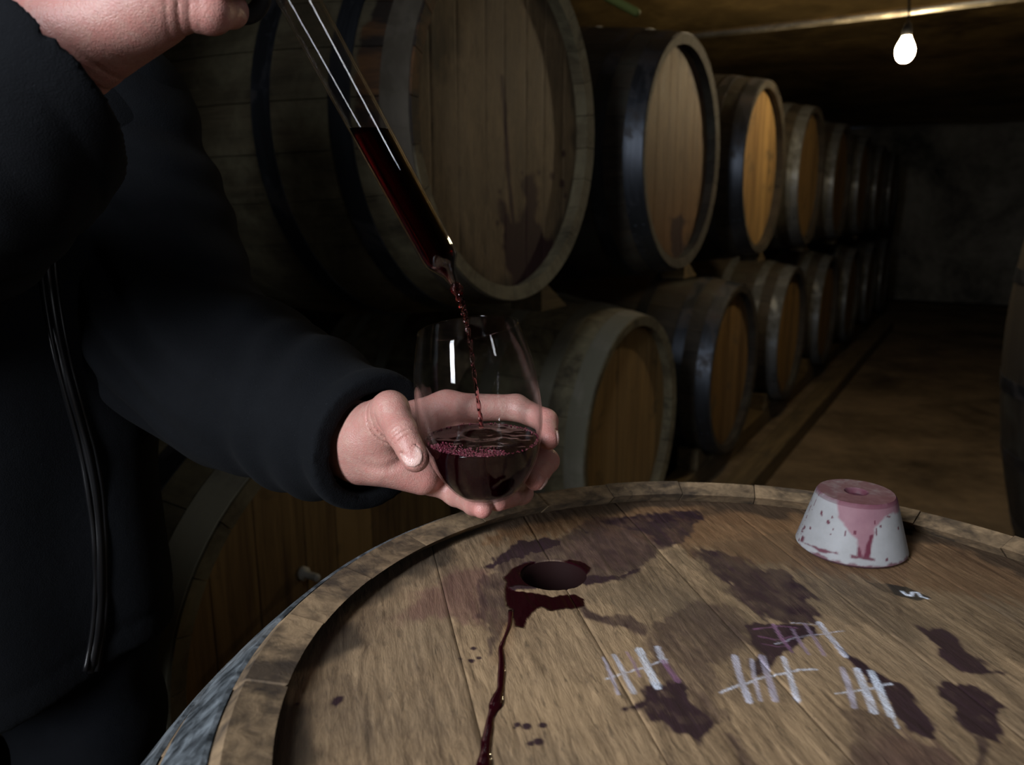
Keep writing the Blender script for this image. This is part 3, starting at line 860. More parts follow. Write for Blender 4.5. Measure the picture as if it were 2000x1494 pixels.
# (polygon, strength, raggedness in m)
STAINS = [
    (T2_([(330, 420), (560, 385), (700, 300), (740, 262), (900, 265), (1100, 232), (1330, 226), (1400, 268), (1310, 310), (1290, 360), (1210, 432), (1130, 450), (1090, 512), (1030, 545), (900, 605), (700, 640), (520, 655), (250, 680), (180, 560), (240, 470)]), 0.55, .004),
    (T2_([(240, 462), (330, 397), (480, 380), (560, 400), (520, 440), (400, 470), (300, 505), (180, 555), (140, 542)]), 0.92, .004),
    (T2_([(780, 285), (900, 265), (1120, 236), (1330, 226), (1400, 266), (1310, 310), (1290, 360), (1230, 420), (1130, 440), (1080, 370), (960, 340), (850, 310)]), 0.75, .005),
    (T2_([(600, 640), (720, 590), (900, 590), (1040, 540), (1000, 575), (900, 618), (720, 650)]), 0.9, .003),
    (T2_([(230, 600), (350, 520), (640, 505), (740, 545), (700, 620), (520, 660), (280, 680)]), 0.95, .003),
    (T2_([(110, 620), (200, 565), (300, 560), (280, 680), (300, 830), (270, 855), (230, 1010), (170, 1030), (150, 880), (105, 820), (95, 720)]), 0.55, .005),
    (T4_([(150, 80), (240, 150), (380, 180), (560, 190), (620, 230), (730, 265), (745, 330), (700, 370), (560, 290), (380, 260), (280, 230), (170, 190)]), 0.62, .003),
    (T4_([(700, 285), (900, 160), (1200, 40), (1470, 120), (1560, 260), (1600, 430), (1400, 520), (1280, 650), (1330, 800), (1300, 900), (1400, 1100), (1250, 1150), (960, 740), (860, 740), (790, 560), (700, 360)]), 0.42, .006),
    (T4_([(700, 300), (760, 330), (800, 480), (900, 660), (1000, 740), (860, 760), (790, 560), (710, 380)]), 0.6, .002),
    (T4_([(700, 780), (830, 760), (980, 740), (1060, 800), (1080, 900), (1150, 960), (1330, 1100), (1250, 1160), (1160, 1280), (1040, 1200), (930, 1180), (850, 1080), (740, 1080), (690, 960), (480, 985), (650, 930), (700, 870)]), 0.85, .0035),
    (T4_([(1330, 1120), (1430, 1170), (1500, 1300), (1640, 1500), (1500, 1500), (1450, 1300)]), 0.5, .003),
    (T4_([(1560, 560), (1650, 540), (1740, 540), (1790, 600), (1740, 680), (1620, 700)]), 0.5, .002),
    (T3_([(-110, 440), (0, 440), (200, 540), (400, 570), (520, 650), (560, 710), (520, 750), (590, 820), (560, 852), (380, 862), (280, 850), (200, 790), (60, 670), (-30, 580)]), 0.68, .006),
    (T3_([(165, 880), (220, 860), (330, 868), (560, 880), (560, 930), (470, 960), (440, 1000), (400, 1030), (340, 1060), (310, 1120), (220, 1160), (190, 1090), (270, 1040), (200, 980)]), 0.88, .002),
    (T5_([(430, 440), (520, 520), (700, 630), (900, 740), (960, 745), (1060, 880), (1250, 1150), (1250, 1222), (1130, 1240), (1040, 1170), (900, 1010), (830, 850), (730, 790), (640, 690), (480, 545)]), 0.93, .0022),
    (T5_([(1090, 270), (1180, 290), (1300, 290), (1450, 380), (1500, 480), (1640, 560), (1720, 640), (1840, 670), (1700, 695), (1560, 680), (1420, 640), (1290, 530), (1280, 460), (1130, 340)]), 0.85, .003),
    (T5_([(1290, 730), (1460, 770), (1600, 790), (1750, 870), (1880, 980), (1780, 960), (1750, 1040), (1810, 1150), (1790, 1240), (1700, 1230), (1620, 1200), (1560, 1190), (1480, 1120), (1420, 1040), (1400, 950), (1260, 860), (1300, 800)]), 0.9, .003),
    (T5_([(1560, 1180), (1640, 1200), (1710, 1280), (1660, 1600), (1540, 1600), (1590, 1320)]), 0.6, .002),
    (T5_([(470, 1000), (560, 960), (700, 1000), (880, 1060), (980, 1170), (1150, 1250), (1300, 1330), (1480, 1600), (520, 1600), (450, 1400), (560, 1280), (540, 1190), (490, 1080)]), 0.42, .005),
    (T1_([(425, 1150), (440, 1120), (470, 1105), (497, 1105), (490, 1130), (455, 1160)]), 0.85, .0004),
]
WETS = [
    (T2_([(240, 610), (280, 560), (360, 525), (500, 508), (660, 505), (745, 548), (700, 600), (640, 635), (560, 640), (450, 655), (330, 650), (260, 660)]), 0.9, .0012),
    (T2_([(250, 640), (290, 680), (420, 690), (520, 712), (620, 700), (705, 722), (700, 760), (640, 782), (560, 790), (500, 790), (460, 772), (400, 800), (372, 850), (360, 892), (310, 880), (298, 850), (285, 780), (258, 760)]), 1.0, .0016),
]
PINKS = [(T1_([(760, 660), (900, 560), (1050, 440), (1150, 380), (1330, 390), (1300, 640), (1290, 700), (1150, 665), (1000, 650), (880, 700)]), 0.75, .008),
         (T2_([(600, 420), (760, 330), (960, 345), (1100, 400), (1060, 500), (900, 570), (740, 540), (640, 500)]), 0.5, .008),
         (T5_([(700, 1220), (1000, 1180), (1250, 1290), (1450, 1600), (700, 1600)]), 0.6, .01)]
ORANGES = [(T2_([(130, 400), (250, 290), (420, 215), (800, 160), (1300, 110), (1900, 130), (2000, 330), (1900, 420), (1500, 400), (1300, 420), (1100, 250), (700, 250), (560, 370), (300, 390)]), 0.85, .012),
           (T2_([(225, 860), (290, 850), (300, 900), (250, 1050), (215, 1080)]), 0.9, .002),
           (np.array([hp2(*p) for p in [(880, 1012), (1000, 968), (1300, 945), (1700, 980), (2050, 1060), (2050, 1190), (1800, 1150), (1600, 1115), (1400, 1085), (1150, 1030), (1000, 1062)]]), 0.75, .012),
           (T3_([(1744, 320), (1050, 250), (1200, 300), (1744, 460)]), 0.5, .01)]
MARKS_SHADOW = [(np.array([hp2(*p) for p in [(1290, 1078), (1500, 1040), (2100, 1090), (2100, 1330), (1850, 1260), (1650, 1215), (1480, 1215)]]), 0.30, .012), (np.array([hp2(*p) for p in [(1120, 1160), (1330, 1090), (1480, 1205), (1470, 1260), (1330, 1250), (1260, 1200)]]), 0.22, .010),  # two broad darker areas on the right and middle boards
         (T3_([(960, 638), (1080, 660), (1225, 722), (1140, 737), (1010, 700)]), 0.95, .0006),
         (T3_([(810, 622), (960, 640), (1010, 690), (960, 690), (880, 650)]), 0.6, .001),
         (T3_([(1070, 320), (1230, 380), (1120, 490), (1050, 480)]), 0.35, .003),  # cast shadow of the bung, painted into the boards on its right
         (T1_([(1010, 140), (1060, 120), (1200, 100), (1230, 130), (1100, 150)]), 0.9, .002)]
CH = []   # polyline, half width (tile px / tile scale -> m below), chalk, purple
def chalk(fn, k, pts, w, white=1.0, purple=0.0): CH.append((fn(pts), w / k / 2, white, purple))
K4 = 4.348 * 2450.0; K3 = 2.907 * 2350.0
for p, w, a, b_ in [([(345, 540), (405, 690), (470, 855)], 20, .7, .4), ([(435, 520), (520, 680), (600, 840)], 32, .85, .15), ([(540, 495), (600, 590), (650, 700)], 18, .25, .7),
                    ([(645, 470), (715, 620), (800, 790)], 50, 1, 0), ([(800, 455), (830, 530), (860, 580)], 40, .8, .1), ([(850, 570), (900, 640), (970, 740)], 36, .1, .8),
                    ([(368, 722), (520, 670), (660, 630), (770, 590), (880, 555)], 13, .75, .1),
                    ([(1455, 530), (1500, 700), (1580, 915)], 40, .85, .3), ([(1600, 560), (1620, 700), (1675, 900)], 24, .6, .3), ([(1690, 530), (1740, 700), (1800, 905)], 40, .7, .45),
                    ([(1870, 540), (1920, 680), (1990, 900)], 36, .9, .15), ([(1340, 838), (1500, 775), (1700, 710), (2000, 645), (2150, 640)], 18, .85, .1)]:
    chalk(T4_, K4, p, w, a, b_)
for p, w, a, b_ in [([(320, 870), (370, 950), (425, 1025)], 16, .15, .8), ([(430, 900), (470, 970), (520, 1040)], 15, .35, .6), ([(500, 870), (560, 960), (610, 1045)], 16, .35, .6),
                    ([(580, 860), (650, 950), (730, 1050)], 26, .9, .2), ([(330, 985), (450, 945), (560, 930), (720, 905)], 6, .7, .3), ([(420, 862), (580, 870)], 5, .7, .3),
                    ([(210, 900), (330, 880), (450, 890)], 10, .0, .7), ([(240, 940), (330, 960), (430, 940)], 10, .0, .6), ([(260, 980), (350, 1000), (400, 990)], 9, .0, .5)]:
    chalk(T3_, K3, p, w, a, b_)
for p, w, a, b_ in [([(455, 630), (510, 780), (560, 965)], 34, .75, .4), ([(580, 640), (650, 800), (725, 1000)], 46, .95, .1), ([(700, 660), (780, 820), (870, 1030)], 44, 1, 0), ([(870, 1020), (900, 1070), (932, 1135)], 18, .9, 0),
                    ([(400, 850), (620, 815), (870, 765)], 15, .85, .05)]:
    chalk(T5_, K4, p, w, a, b_)
chalk(T3_, K3, [(1050, 682), (1075, 702), (1105, 708), (1110, 690), (1140, 690), (1160, 715), (1195, 724)], 14, 1.6, 0)
SPOTS = [(1010, 1415, .0022), (1028, 1418, .0028), (1060, 1416, .0026), (1052, 1448, .003), (1036, 1452, .0018), (921, 1290, .0022), (935, 1284, .0018), (925, 1266, .0025), (899, 1286, .0014), (580, 1375, .0018),
         (1145, 1040, .003), (1005, 1420, .0012), (1560, 1140, .002), (1700, 1330, .0022), (1090, 1000, .002)]
SPOTS = [(hp2(a, b_), r) for a, b_, r in SPOTS]
def fg_attrs(V, Wp):
    P = Wp[:, :2]
    g = np.stack([V[:, 0], V[:, 1]], 1)
    n = fbm(g[:, 0] * 60, g[:, 1] * 260, 0, 4, 21); n2 = fbm(g[:, 0] * 90, g[:, 1] * 110, 0, 3, 31)
    def paint(lst, soft=.0012):
        s = np.zeros(len(P))
        for poly, k, rag in lst:
            if not len(P): continue
            lo, hi = poly.min(0) - .02, poly.max(0) + .02
            m = ((P > lo) & (P < hi)).all(1)
            if not m.any(): continue
            d = poly_sd(P[m], poly) + rag * (1.3 * n[m] + 1.0 * n2[m])
            s[m] = np.maximum(s[m], k * sstep(soft + rag * .25, -soft - rag * .25, d))
        return s
    stain = paint(STAINS)
    stain *= 1.0 + 0.45 * np.clip(n2, -.4, .3)
    for c, r in SPOTS:
        d = np.hypot(*(P - c).T) + 0.0012 * n2
        stain = np.maximum(stain, .8 * sstep(r, r * .6, d))
    wet = paint(WETS, .0006)
    chalk_, pur = np.zeros(len(P)), np.zeros(len(P))
    for pts, w, a, b_ in CH:
        lo, hi = pts.min(0) - .006, pts.max(0) + .006
        m = ((P > lo) & (P < hi)).all(1)
        if not m.any(): continue
        d = line_d(P[m], pts) + 0.0004 * n2[m]
        k = sstep(w + .0004, w - .0004, d)
        chalk_[m] = np.maximum(chalk_[m], a * k * (0.8 + 0.5 * n[m])); pur[m] = np.maximum(pur[m], b_ * k)
    darkening = paint(MARKS_SHADOW, .0004)
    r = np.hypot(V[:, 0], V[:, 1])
    darkening = np.maximum(darkening, 0.75 * sstep(.255, .272, r + .03 * fbm(V[:, 0] * 30, V[:, 1] * 30, 0, 3, 5)))  # boards darken towards the chime
    return dict(stain=np.clip(stain, 0, 1), wet=np.clip(wet, 0, 1), chalk=np.clip(chalk_, 0, 1), purple=np.clip(pur, 0, 1), pink=paint(PINKS, .006), orange=paint(ORANGES, .006), darkening=darkening)
HRF = barrel_radius(FL / 2 - 0.02, FL, FR, FB, FEX) - 0.0225 - 0.0005
inv = FM.inverted()
hl = inv @ Vector((HOLE_C[0], HOLE_C[1], HEAD_Z))
fe = np.array([-HRF * .9999, -.19, -.10, -.004, .085, .1706, HRF * .9999])
for i in range(len(fe) - 1):
    hole = ((hl.x, hl.y), HOLE_R) if fe[i] < hl.y - HOLE_R * .2 < fe[i + 1] or abs(hl.y - (fe[i] + fe[i + 1]) / 2) < (fe[i + 1] - fe[i]) / 2 + HOLE_R else None
    me = grid_plank('head_plank', HRF, fe[i], fe[i + 1], 0.024, 0.00105, fg_attrs, FM, hole, 0.0002, 0.0006, 0.0006)
    me.materials.append(MAT['head_fg'])
    o = bpy.data.objects.new('head_plank', me); COL.objects.link(o); o.parent = fg
    o.matrix_local = Matrix.Translation(-Vector(FC)) @ FM
MAT['hole'] = new_mat('wine_soaked_bore', (0.010, 0.003, 0.003), 0.8, 0, 0.1)[0]
v_, f_ = lathe([(HOLE_R + .0002, -0.0012), (HOLE_R - .0012, -0.0022), (HOLE_R - .002, -0.03), (HOLE_R - .0005, -0.05), (HOLE_R + .01, -0.05), (HOLE_R + .01, -0.026)], 48)
o = link('bung_hole_bore', mesh_from('bung_hole_bore', v_, f_), MAT['hole'], fg); o.location = Vector((HOLE_C[0], HOLE_C[1], HEAD_Z)) - Vector(FC)
o['label'] = 'wine-soaked round bung hole'

v_, f_ = lathe([(0, FZ - 0.075), (FR - 0.024, FZ - 0.075)], 48)
o = link('added_wine_disc', weld(mesh_from('added_wine_disc', v_, f_)), new_mat('added_wine_disc_dark', (0.006, 0.001, 0.001), 0.2)[0], fg)  # dark disc added inside so the view down the bung hole stays black
o['label'] = 'dark wine-level disc added to blacken the bung hole'
es = np.linspace(-.27, .27, 6)
for i in range(5):
    o = link('bottom_plank', plank_strip('bottom_plank', 0.272, es[i], es[i + 1], 0.02), MAT['stave_fg'], fg, False); o.location.z = 0.04

# ---- wine run on the head
mW, ntW, bW = new_mat('spilled_red_wine', (0.016, 0.0012, 0.003), 0.06, 0, 0.7)
bW.inputs['Coat Weight'].default_value = 0.5; bW.inputs['Coat Roughness'].default_value = 0.03
MAT['wine_spill'] = mW
pth = [(998, 1192, 7), (995, 1221, 5), (986, 1245, 4), (979, 1265, 6), (980, 1290, 7), (980, 1307, 8), (979, 1330, 8), (978, 1345, 8), (973, 1360, 11), (969, 1375, 14), (963, 1390, 9), (958, 1405, 8), (955, 1425, 9), (951, 1444, 10), (949, 1465, 10), (947, 1485, 14), (945, 1500, 14), (942, 1530, 9), (940, 1550, 6)]
cp = np.array([[*hp2(a, b_), HEAD_Z - 0.0002, r / 3400.0] for a, b_, r in pth])
cs = spline(cp, 110); cs[:, 3] = np.maximum(cs[:, 3] * (1 + .16 * fbm(np.arange(110) / 4.0, 1.5, 0, 2, 3)), .0008)
run = link('wine_trickle', mesh_from('wine_trickle', *tube(cs[:, :3], cs[:, 3], 14, ((0, 0, 1), 0.42))), MAT['wine_spill'])
tag(run, 'glossy trickle of red wine running from the bung hole across the barrel head', 'wine spill')

# ---- silicone bung standing on the head
m, nt, b = new_mat('wine_splashed_silicone', (0.5, 0.5, 0.48), 0.6, 0, 0.2)
co = objco(nt); n1 = noise(nt, co, 60, 4, 0.6)
c = mixc(nt, n1, (0.19, 0.19, 0.19), (0.30, 0.305, 0.32))
c = mixc(nt, attr(nt, 'pink'), c, mixc(nt, n1, (0.15, 0.072, 0.095), (0.24, 0.135, 0.155)))
c = mixc(nt, attr(nt, 'stain'), c, (0.075, 0.008, 0.022))
setc(nt, b, c); b.inputs['Subsurface Weight'].default_value = 0.15; b.inputs['Subsurface Radius'].default_value = (.01, .008, .007)
bump(nt, b, noise(nt, co, 300, 3), 0.15, 0.0006)
MAT['bung'] = m
bc = hp2(1661, 1068)
rb0, rb1, hb = 0.0415, 0.0295, 0.046
prof = [(rb0 - .002, 0.0), (rb0, 0.002)] + [(rb0 + (rb1 - rb0) * t, 0.002 + (hb - .004) * t) for t in np.linspace(0.02, 1, 60)] + [(rb1 - .0015, hb)] + [(r, hb) for r in np.linspace(rb1 - .003, .009, 14)] + [(.008, hb - .001), (.007, hb - .004), (0, hb - .004)]
v_, f_ = lathe([(0, 0)] + prof, 220)
me = weld(mesh_from('silicone_bung', v_, f_)); sharp_smooth(me, 40)
V = np.array([v.co for v in me.vertices])
px, py = project(V + np.array([bc[0], bc[1], HEAD_Z]))
P = np.stack([px, py], 1)
ang = np.arctan2(V[:, 1], V[:, 0])
n = fbm(V[:, 0] * 180, V[:, 1] * 180, V[:, 2] * 120, 4, 3); n2 = fbm(V[:, 0] * 420, V[:, 1] * 420, V[:, 2] * 260, 3, 9)
def bt(pts): return tile((1400, 920), 2.907, pts)
pk = np.zeros(len(V)); st_ = np.zeros(len(V))
for pl in [[(680, 130), (760, 130), (1040, 150), (1035, 240), (960, 260), (900, 330), (880, 400), (870, 500), (800, 500), (790, 400), (740, 330), (690, 270)], ]:
    pk = np.maximum(pk, sstep(3, -3, poly_sd(P, bt(pl)) + n * 6))
pk = np.maximum(pk, 0.85 * (V[:, 2] > hb - .0012) * np.clip(.8 + n, 0, 1))
for pl in [[(430, 350), (470, 350), (500, 380), (490, 410), (560, 430), (580, 445), (680, 465), (690, 480), (600, 470), (440, 390)], [(800, 380), (815, 440), (830, 490), (870, 370), (885, 370), (870, 500), (860, 515), (790, 495)], [(760, 480), (900, 500), (900, 520), (760, 500)]]:
    st_ = np.maximum(st_, .9 * sstep(2, -2, poly_sd(P, bt(pl)) + n * 4))
for (u, v, w, h_) in [(530, 330, 5, 10), (655, 268, 6, 8), (632, 295, 8, 13), (594, 245, 7, 18), (660, 337, 6, 6), (730, 362, 5, 18), (500, 300, 6, 22), (515, 240, 12, 20), (530, 205, 7, 10), (545, 165, 6, 14), (575, 130, 5, 20), (784, 355, 8, 12), (905, 350, 6, 24), (975, 265, 14, 5), (930, 320, 5, 8), (648, 365, 4, 4), (618, 150, 4, 6), (965, 510, 5, 12), (895, 300, 4, 14), (1030, 330, 4, 10), (1000, 190, 4, 10)]:
    c0 = bt([(u, v)])[0]
    st_ = np.maximum(st_, .9 * sstep(1.25, .75, np.hypot((P[:, 0] - c0[0]) / (w / 2.9), (P[:, 1] - c0[1]) / (h_ / 2.9)) + .4 * n2))
st_ = np.maximum(st_, .8 * sstep(.0035, .0012, V[:, 2] + .004 * n - .0006))
back = ang > 0.3
st_ = np.where(back & (V[:, 2] < hb - .002), .8 * sstep(.22, .3, n2), st_)
st_ = np.maximum(st_, .5 * sstep(.0013, .0002, np.abs(np.hypot(V[:, 0], V[:, 1]) - rb1) + .001 * n) * (V[:, 2] > hb - .003))
st_ = np.maximum(st_, .68 * (V[:, 2] > hb - .0012) * np.clip(.9 + n, 0, 1))
st_ = np.maximum(st_, .8 * (np.hypot(V[:, 0], V[:, 1]) < .0085))
set_attr(me, 'pink', pk); set_attr(me, 'stain', np.clip(st_, 0, 1))
bung = link('silicone_bung', me, MAT['bung'], smooth=False)
bung.location = (bc[0], bc[1], HEAD_Z + 0.0009)
tag(bung, 'white tapered silicone bung splashed with red wine, standing on the barrel head', 'bung')

# ------------------------------------------------------------------ wine glass, thief, stream
def thin_glass(name, tint=(0.985, 0.99, 0.99), f0=0.02, pw=5.2):
    m = bpy.data.materials.new(name); m.use_nodes = True
    nt = m.node_tree; nt.nodes.clear()
    out = nt.nodes.new('ShaderNodeOutputMaterial')
    tr = nd(nt, 'ShaderNodeBsdfTransparent', {0: tint}); gl = nd(nt, 'ShaderNodeBsdfGlossy', {0: (1, 1, 1), 'Roughness': 0.015})
    fc = nd(nt, 'ShaderNodeLayerWeight', {'Blend': 0.5}).outputs['Facing']
    fr = mth(nt, 'ADD', f0, mth(nt, 'MULTIPLY', mth(nt, 'POWER', fc, pw), 0.95))
    mx = nd(nt, 'ShaderNodeMixShader', {0: fr, 1: tr.outputs[0], 2: gl.outputs[0]})
    nt.links.new(mx.outputs[0], out.inputs[0])
    return m
MAT['glass'] = thin_glass('clear_glass')
MAT['tube_glass'] = thin_glass('clear_tube_glass', (0.97, 0.97, 0.97), 0.045, 3.6)
def wine_liquid(name, dens=75.0):
    m, nt, b = new_mat(name, (1, 0.9, 0.92), 0.0, 0, 0.5)
    b.inputs['Transmission Weight'].default_value = 1.0; b.inputs['IOR'].default_value = 1.34
    va = nd(nt, 'ShaderNodeVolumeAbsorption', {'Color': (0.66, 0.010, 0.05), 'Density': dens})
    nt.links.new(va.outputs[0], nt.nodes['Material Output'].inputs['Volume'])
    return m
MAT['wine'], _n, _b = new_mat('red_wine', (0.0055, 0.0003, 0.0008), 0.02, 0, 0.18)
_b.inputs['IOR'].default_value = 1.36
MAT['wine_thin'] = wine_liquid('thin_red_wine', 300.0)

G0, G1 = W(958, 963, 0.540), W(914, 641, 0.531)
gz = G1 - G0; GH = np.linalg.norm(gz); gz /= GH
gxv = np.cross([0, 1, 0], gz); gxv /= np.linalg.norm(gxv); gyv = np.cross(gz, gxv)
GM3 = Matrix((tuple(gxv), tuple(gyv), tuple(gz))).transposed()
gp_t = np.array([0, .03, .09, .19, .28, .41, .56, .75, .875, 1.0])
gp_r = np.array([.0185, .0235, .0300, .0372, .0410, .0445, .0452, .0432, .0400, .0358])
def g_outer(t): return np.interp(t, ts_, rs_)
_pp = spline(np.stack([gp_t, gp_r], 1), 90); ts_, rs_ = _pp[:, 0], _pp[:, 1]
TG = 0.0011
outer = [(0, 0.0)] + [(float(r), float(t * GH)) for t, r in zip(ts_, rs_)]
inner = [(float(r - TG), float(t * GH)) for t, r in zip(ts_, rs_) if t * GH > 0.0035]
inner[0] = (inner[0][0], 0.0042)
rim = [(outer[-1][0] + .0002, GH + .0006), (outer[-1][0] - TG / 2, GH + .0011), (outer[-1][0] - TG - .0002, GH + .0006)]
v_, f_ = lathe(outer + rim + inner[::-1] + [(0, 0.0036)], 120)
gm = weld(mesh_from('wine_glass', v_, f_)); sharp_smooth(gm, 60)
glass = link('wine_glass', gm, MAT['glass'], smooth=False)
M = GM3.to_4x4(); M.translation = Vector(G0); glass.matrix_world = M
tag(glass, 'tilted stemless wine glass held in the left hand, part filled with red wine', 'wine glass')
# wine inside: inner shape cut by a level surface
zw = W(950, 858, 0.536)[2]
zs = np.linspace(0.0045, GH * 0.8, 70)
rs = [g_outer(z / GH) - TG - 0.00015 for z in zs]; rs[0] -= 0.003
v_, f_ = lathe([(0, zs[0])] + list(zip(rs, zs)) + [(0, zs[-1])], 120)
me = weld(mesh_from('red_wine', v_, f_))
me.transform(M)
bm = bmesh.new(); bm.from_mesh(me)
bmesh.ops.bisect_plane(bm, geom=bm.verts[:] + bm.edges[:] + bm.faces[:], plane_co=(0, 0, zw), plane_no=(0, 0, 1), clear_outer=True)
bm.verts.ensure_lookup_table()
loop = [v for v in bm.verts if abs(v.co.z - zw) < 1e-6 and v.is_boundary]
cx = sum(v.co.x for v in loop) / len(loop); cy = sum(v.co.y for v in loop) / len(loop)
loop.sort(key=lambda v: math.atan2(v.co.y - cy, v.co.x - cx))
SC = W(941, 834, 0.545)                       # where the stream strikes
rings, NR = [loop], 26
for k in range(1, NR):
    f_k = 1 - k / NR; ring = []
    for v in loop:
        x = cx + (v.co.x - cx) * f_k; y = cy + (v.co.y - cy) * f_k
        d = math.hypot(x - SC[0], y - SC[1])
        edge_ = min(1, (1 - f_k) * 6)
        h = edge_ * (0.0009 * math.sin(d * 480) * math.exp(-d / 0.014) - 0.0035 * math.exp(-(d / 0.007) ** 2) + 0.0005 * float(fbm(x * 120, y * 190, 0, 2, 4)))
        ring.append(bm.verts.new((x, y, zw + h)))
    rings.append(ring)
for a, b_ in zip(rings[:-1], rings[1:]):
    for i in range(len(loop)):
        j = (i + 1) % len(loop); bm.faces.new((a[i], a[j], b_[j], b_[i]))
cv = bm.verts.new((cx, cy, zw))
for i in range(len(loop)): bm.faces.new((rings[-1][i], rings[-1][(i + 1) % len(loop)], cv))
WINE_LOOP = np.array([v.co for v in loop])
bmesh.ops.recalc_face_normals(bm, faces=bm.faces)
if bm.calc_volume(signed=True) < 0: bmesh.ops.reverse_faces(bm, faces=bm.faces)
me2 = bpy.data.meshes.new('red_wine'); bm.to_mesh(me2); bm.free()
print('WINE VOL', sum(p.area for p in me2.polygons))
wine = link('red_wine', me2, MAT['wine'])
tag(wine, 'dark red wine swirling in the wine glass', 'wine')
# foam: small bubbles along the near edge and round the splash
MAT['foam'], ntf, bf = new_mat('wine_foam_bubbles', (0.17, 0.03, 0.052), 0.12)
bf.inputs['Transmission Weight'].default_value = 0.35
ico = bmesh.new(); bmesh.ops.create_icosphere(ico, subdivisions=1, radius=1.0)
iv = np.array([v.co for v in ico.verts]); fi = np.array([[v.index for v in f.verts] for f in ico.faces]); ico.free()
rg = np.random.default_rng(4)
VV, FF, kk = [], [], 0
RW = np.hypot(*(WINE_LOOP[:, :2] - [cx, cy]).T).mean()
while kk < 1000:
    a = rg.uniform(-PI, PI); u = rg.random()
    wgt = 1.0 if -2.75 < a < -1.1 else 0.10
    if rg.random() > wgt: continue
    rr = RW * (1 - abs(rg.normal(0, 0.17 if wgt == 1 else 0.03))) * 0.985
    x, y = cx + rr * math.cos(a), cy + rr * math.sin(a)
    r = rg.uniform(0.00025, 0.00075) if rg.random() < 0.93 else rg.uniform(.0006, .0011)
    VV.append(iv * r + np.array([x, y, zw + r * rg.uniform(-.2, 1.2)])); FF.append(fi + 12 * kk); kk += 1
foam = link('wine_foam', mesh_from('wine_foam', np.vstack(VV), np.vstack(FF)), MAT['foam'])
tag(foam, 'pink foam bubbles along the edge of the wine in the glass', 'foam', kind='stuff')

# ---- the glass thief
P0, P1 = W(862, 507, 0.533), W(472, -204, 0.487)
ax = P1 - P0; TL = np.linalg.norm(ax); ax /= TL
tip = W(890, 556, 0.535)
txv = np.cross([0, 1, 0], ax); txv /= np.linalg.norm(txv); tyv = np.cross(ax, txv)
TM3 = Matrix((tuple(txv), tuple(tyv), tuple(ax))).transposed()
TM = TM3.to_4x4(); TM.translation = Vector(P0)
thief = empty('wine_thief', P0, TM3)
tag(thief, 'glass wine thief tube half full of red wine, pouring into the glass', 'wine thief')
TR = 0.0124
po = [(0.0026, -0.024), (0.0030, -0.0235), (0.0034, -0.018), (0.0048, -0.012), (0.0085, -0.0055), (0.0112, -0.0015), (0.0122, 0.003), (TR, 0.008)] + [(TR, z) for z in np.linspace(0.02, TL, 12)]
pi_ = [(max(r - 0.0011, 0.0012), z) for r, z in po]
v_, f_ = lathe(po + [(TR - .0005, TL + .001)] + pi_[::-1] + [(po[0][0] - .0006, -0.0243)], 64, True)
tm_ = weld(mesh_from('glass_tube', v_, f_)); sharp_smooth(tm_, 60)
link('glass_tube', tm_, MAT['tube_glass'], thief, False)
# wine in the tube, level on top
pw = [(0, -0.0235)] + [(r - .00012, z) for r, z in pi_ if z < 0.02] + [(TR - .00122, z) for z in np.linspace(.03, .24, 8)] + [(0, .24)]
me = weld(mesh_from('tube_wine', *lathe(pw, 64)))
bm = bmesh.new(); bm.from_mesh(me); bm.transform(TM)
zl = W(722, 252, 0.515)[2]
bmesh.ops.bisect_plane(bm, geom=bm.verts[:] + bm.edges[:] + bm.faces[:], plane_co=(0, 0, zl), plane_no=(0, 0, 1), clear_outer=True)
bmesh.ops.holes_fill(bm, edges=[e for e in bm.edges if e.is_boundary])
bm.transform(TM.inverted())
tw = bm_mesh('tube_wine', bm); sharp_smooth(tw, 40)
tw_o = link('tube_wine', tw, MAT['wine_thin'], thief, False); tw_o['label'] = 'red wine inside the tube'
# black finger ring at the top of the tube
rc = np.array(W(500, -88, 0.491)); 
loc_c = np.array(TM.inverted() @ Vector(rc))
dirx = np.array([loc_c[0], loc_c[1], 0]); dirx /= np.linalg.norm(dirx)
rp = [np.array([0, 0, loc_c[2]]) + dirx * (TR + .016) + .0175 * (dirx * math.cos(a) + np.array([0, 0, 1]) * 1.45 * math.sin(a)) for a in np.linspace(0, 2 * PI, 41)]
o = link('finger_ring', mesh_from('finger_ring', *tube(rp, 0.0052, 12)), MAT['black_plastic'], thief)
o['label'] = 'black finger ring'

# ---- the falling stream, two strands twisting together
sp3 = np.array([tip, W(893, 566, .5355), W(900, 588, .536), W(907, 612, .537), W(913, 640, .538), W(921, 690, .540), W(928, 745, .542), W(936, 800, .544), W(941, 836, .545)])
sc_ = spline(sp3, 120); tt_ = np.linspace(0, 1, 120)
rad = np.interp(tt_, [0, .06, .16, .3, .5, .8, 1], [.0030, .0034, .0030, .0020, .00145, .0013, .0017])
V_, F_ = [], []
for s_ in (-1, 1):
    am = np.interp(tt_, [0, .12, .3, 1], [.0, .0022, .0012, .0006])
    off = np.stack([np.cos(tt_ * 46 + s_ * PI / 2), np.sin(tt_ * 46 + s_ * PI / 2), np.zeros(120)], 1) * am[:, None]
    off[:, 0] = np.where(tt_ < .22, s_ * am * np.sin(np.clip(tt_ / .22, 0, 1) * PI), off[:, 0])
    v_, f_ = tube(sc_ + off, rad * np.where(tt_ < .05, 1, .78) * (1 + .12 * np.sin(tt_ * 70 + s_)), 12)
    F_ += [tuple(i + len(V_) for i in f) for f in f_]; V_ += list(v_)
me = mesh_from('wine_stream', V_, F_)
stream = link('wine_stream', me, MAT['wine_thin'])
rm = stream.modifiers.new('join', 'REMESH'); rm.mode = 'VOXEL'; rm.voxel_size = 0.0005; rm.use_smooth_shade = True
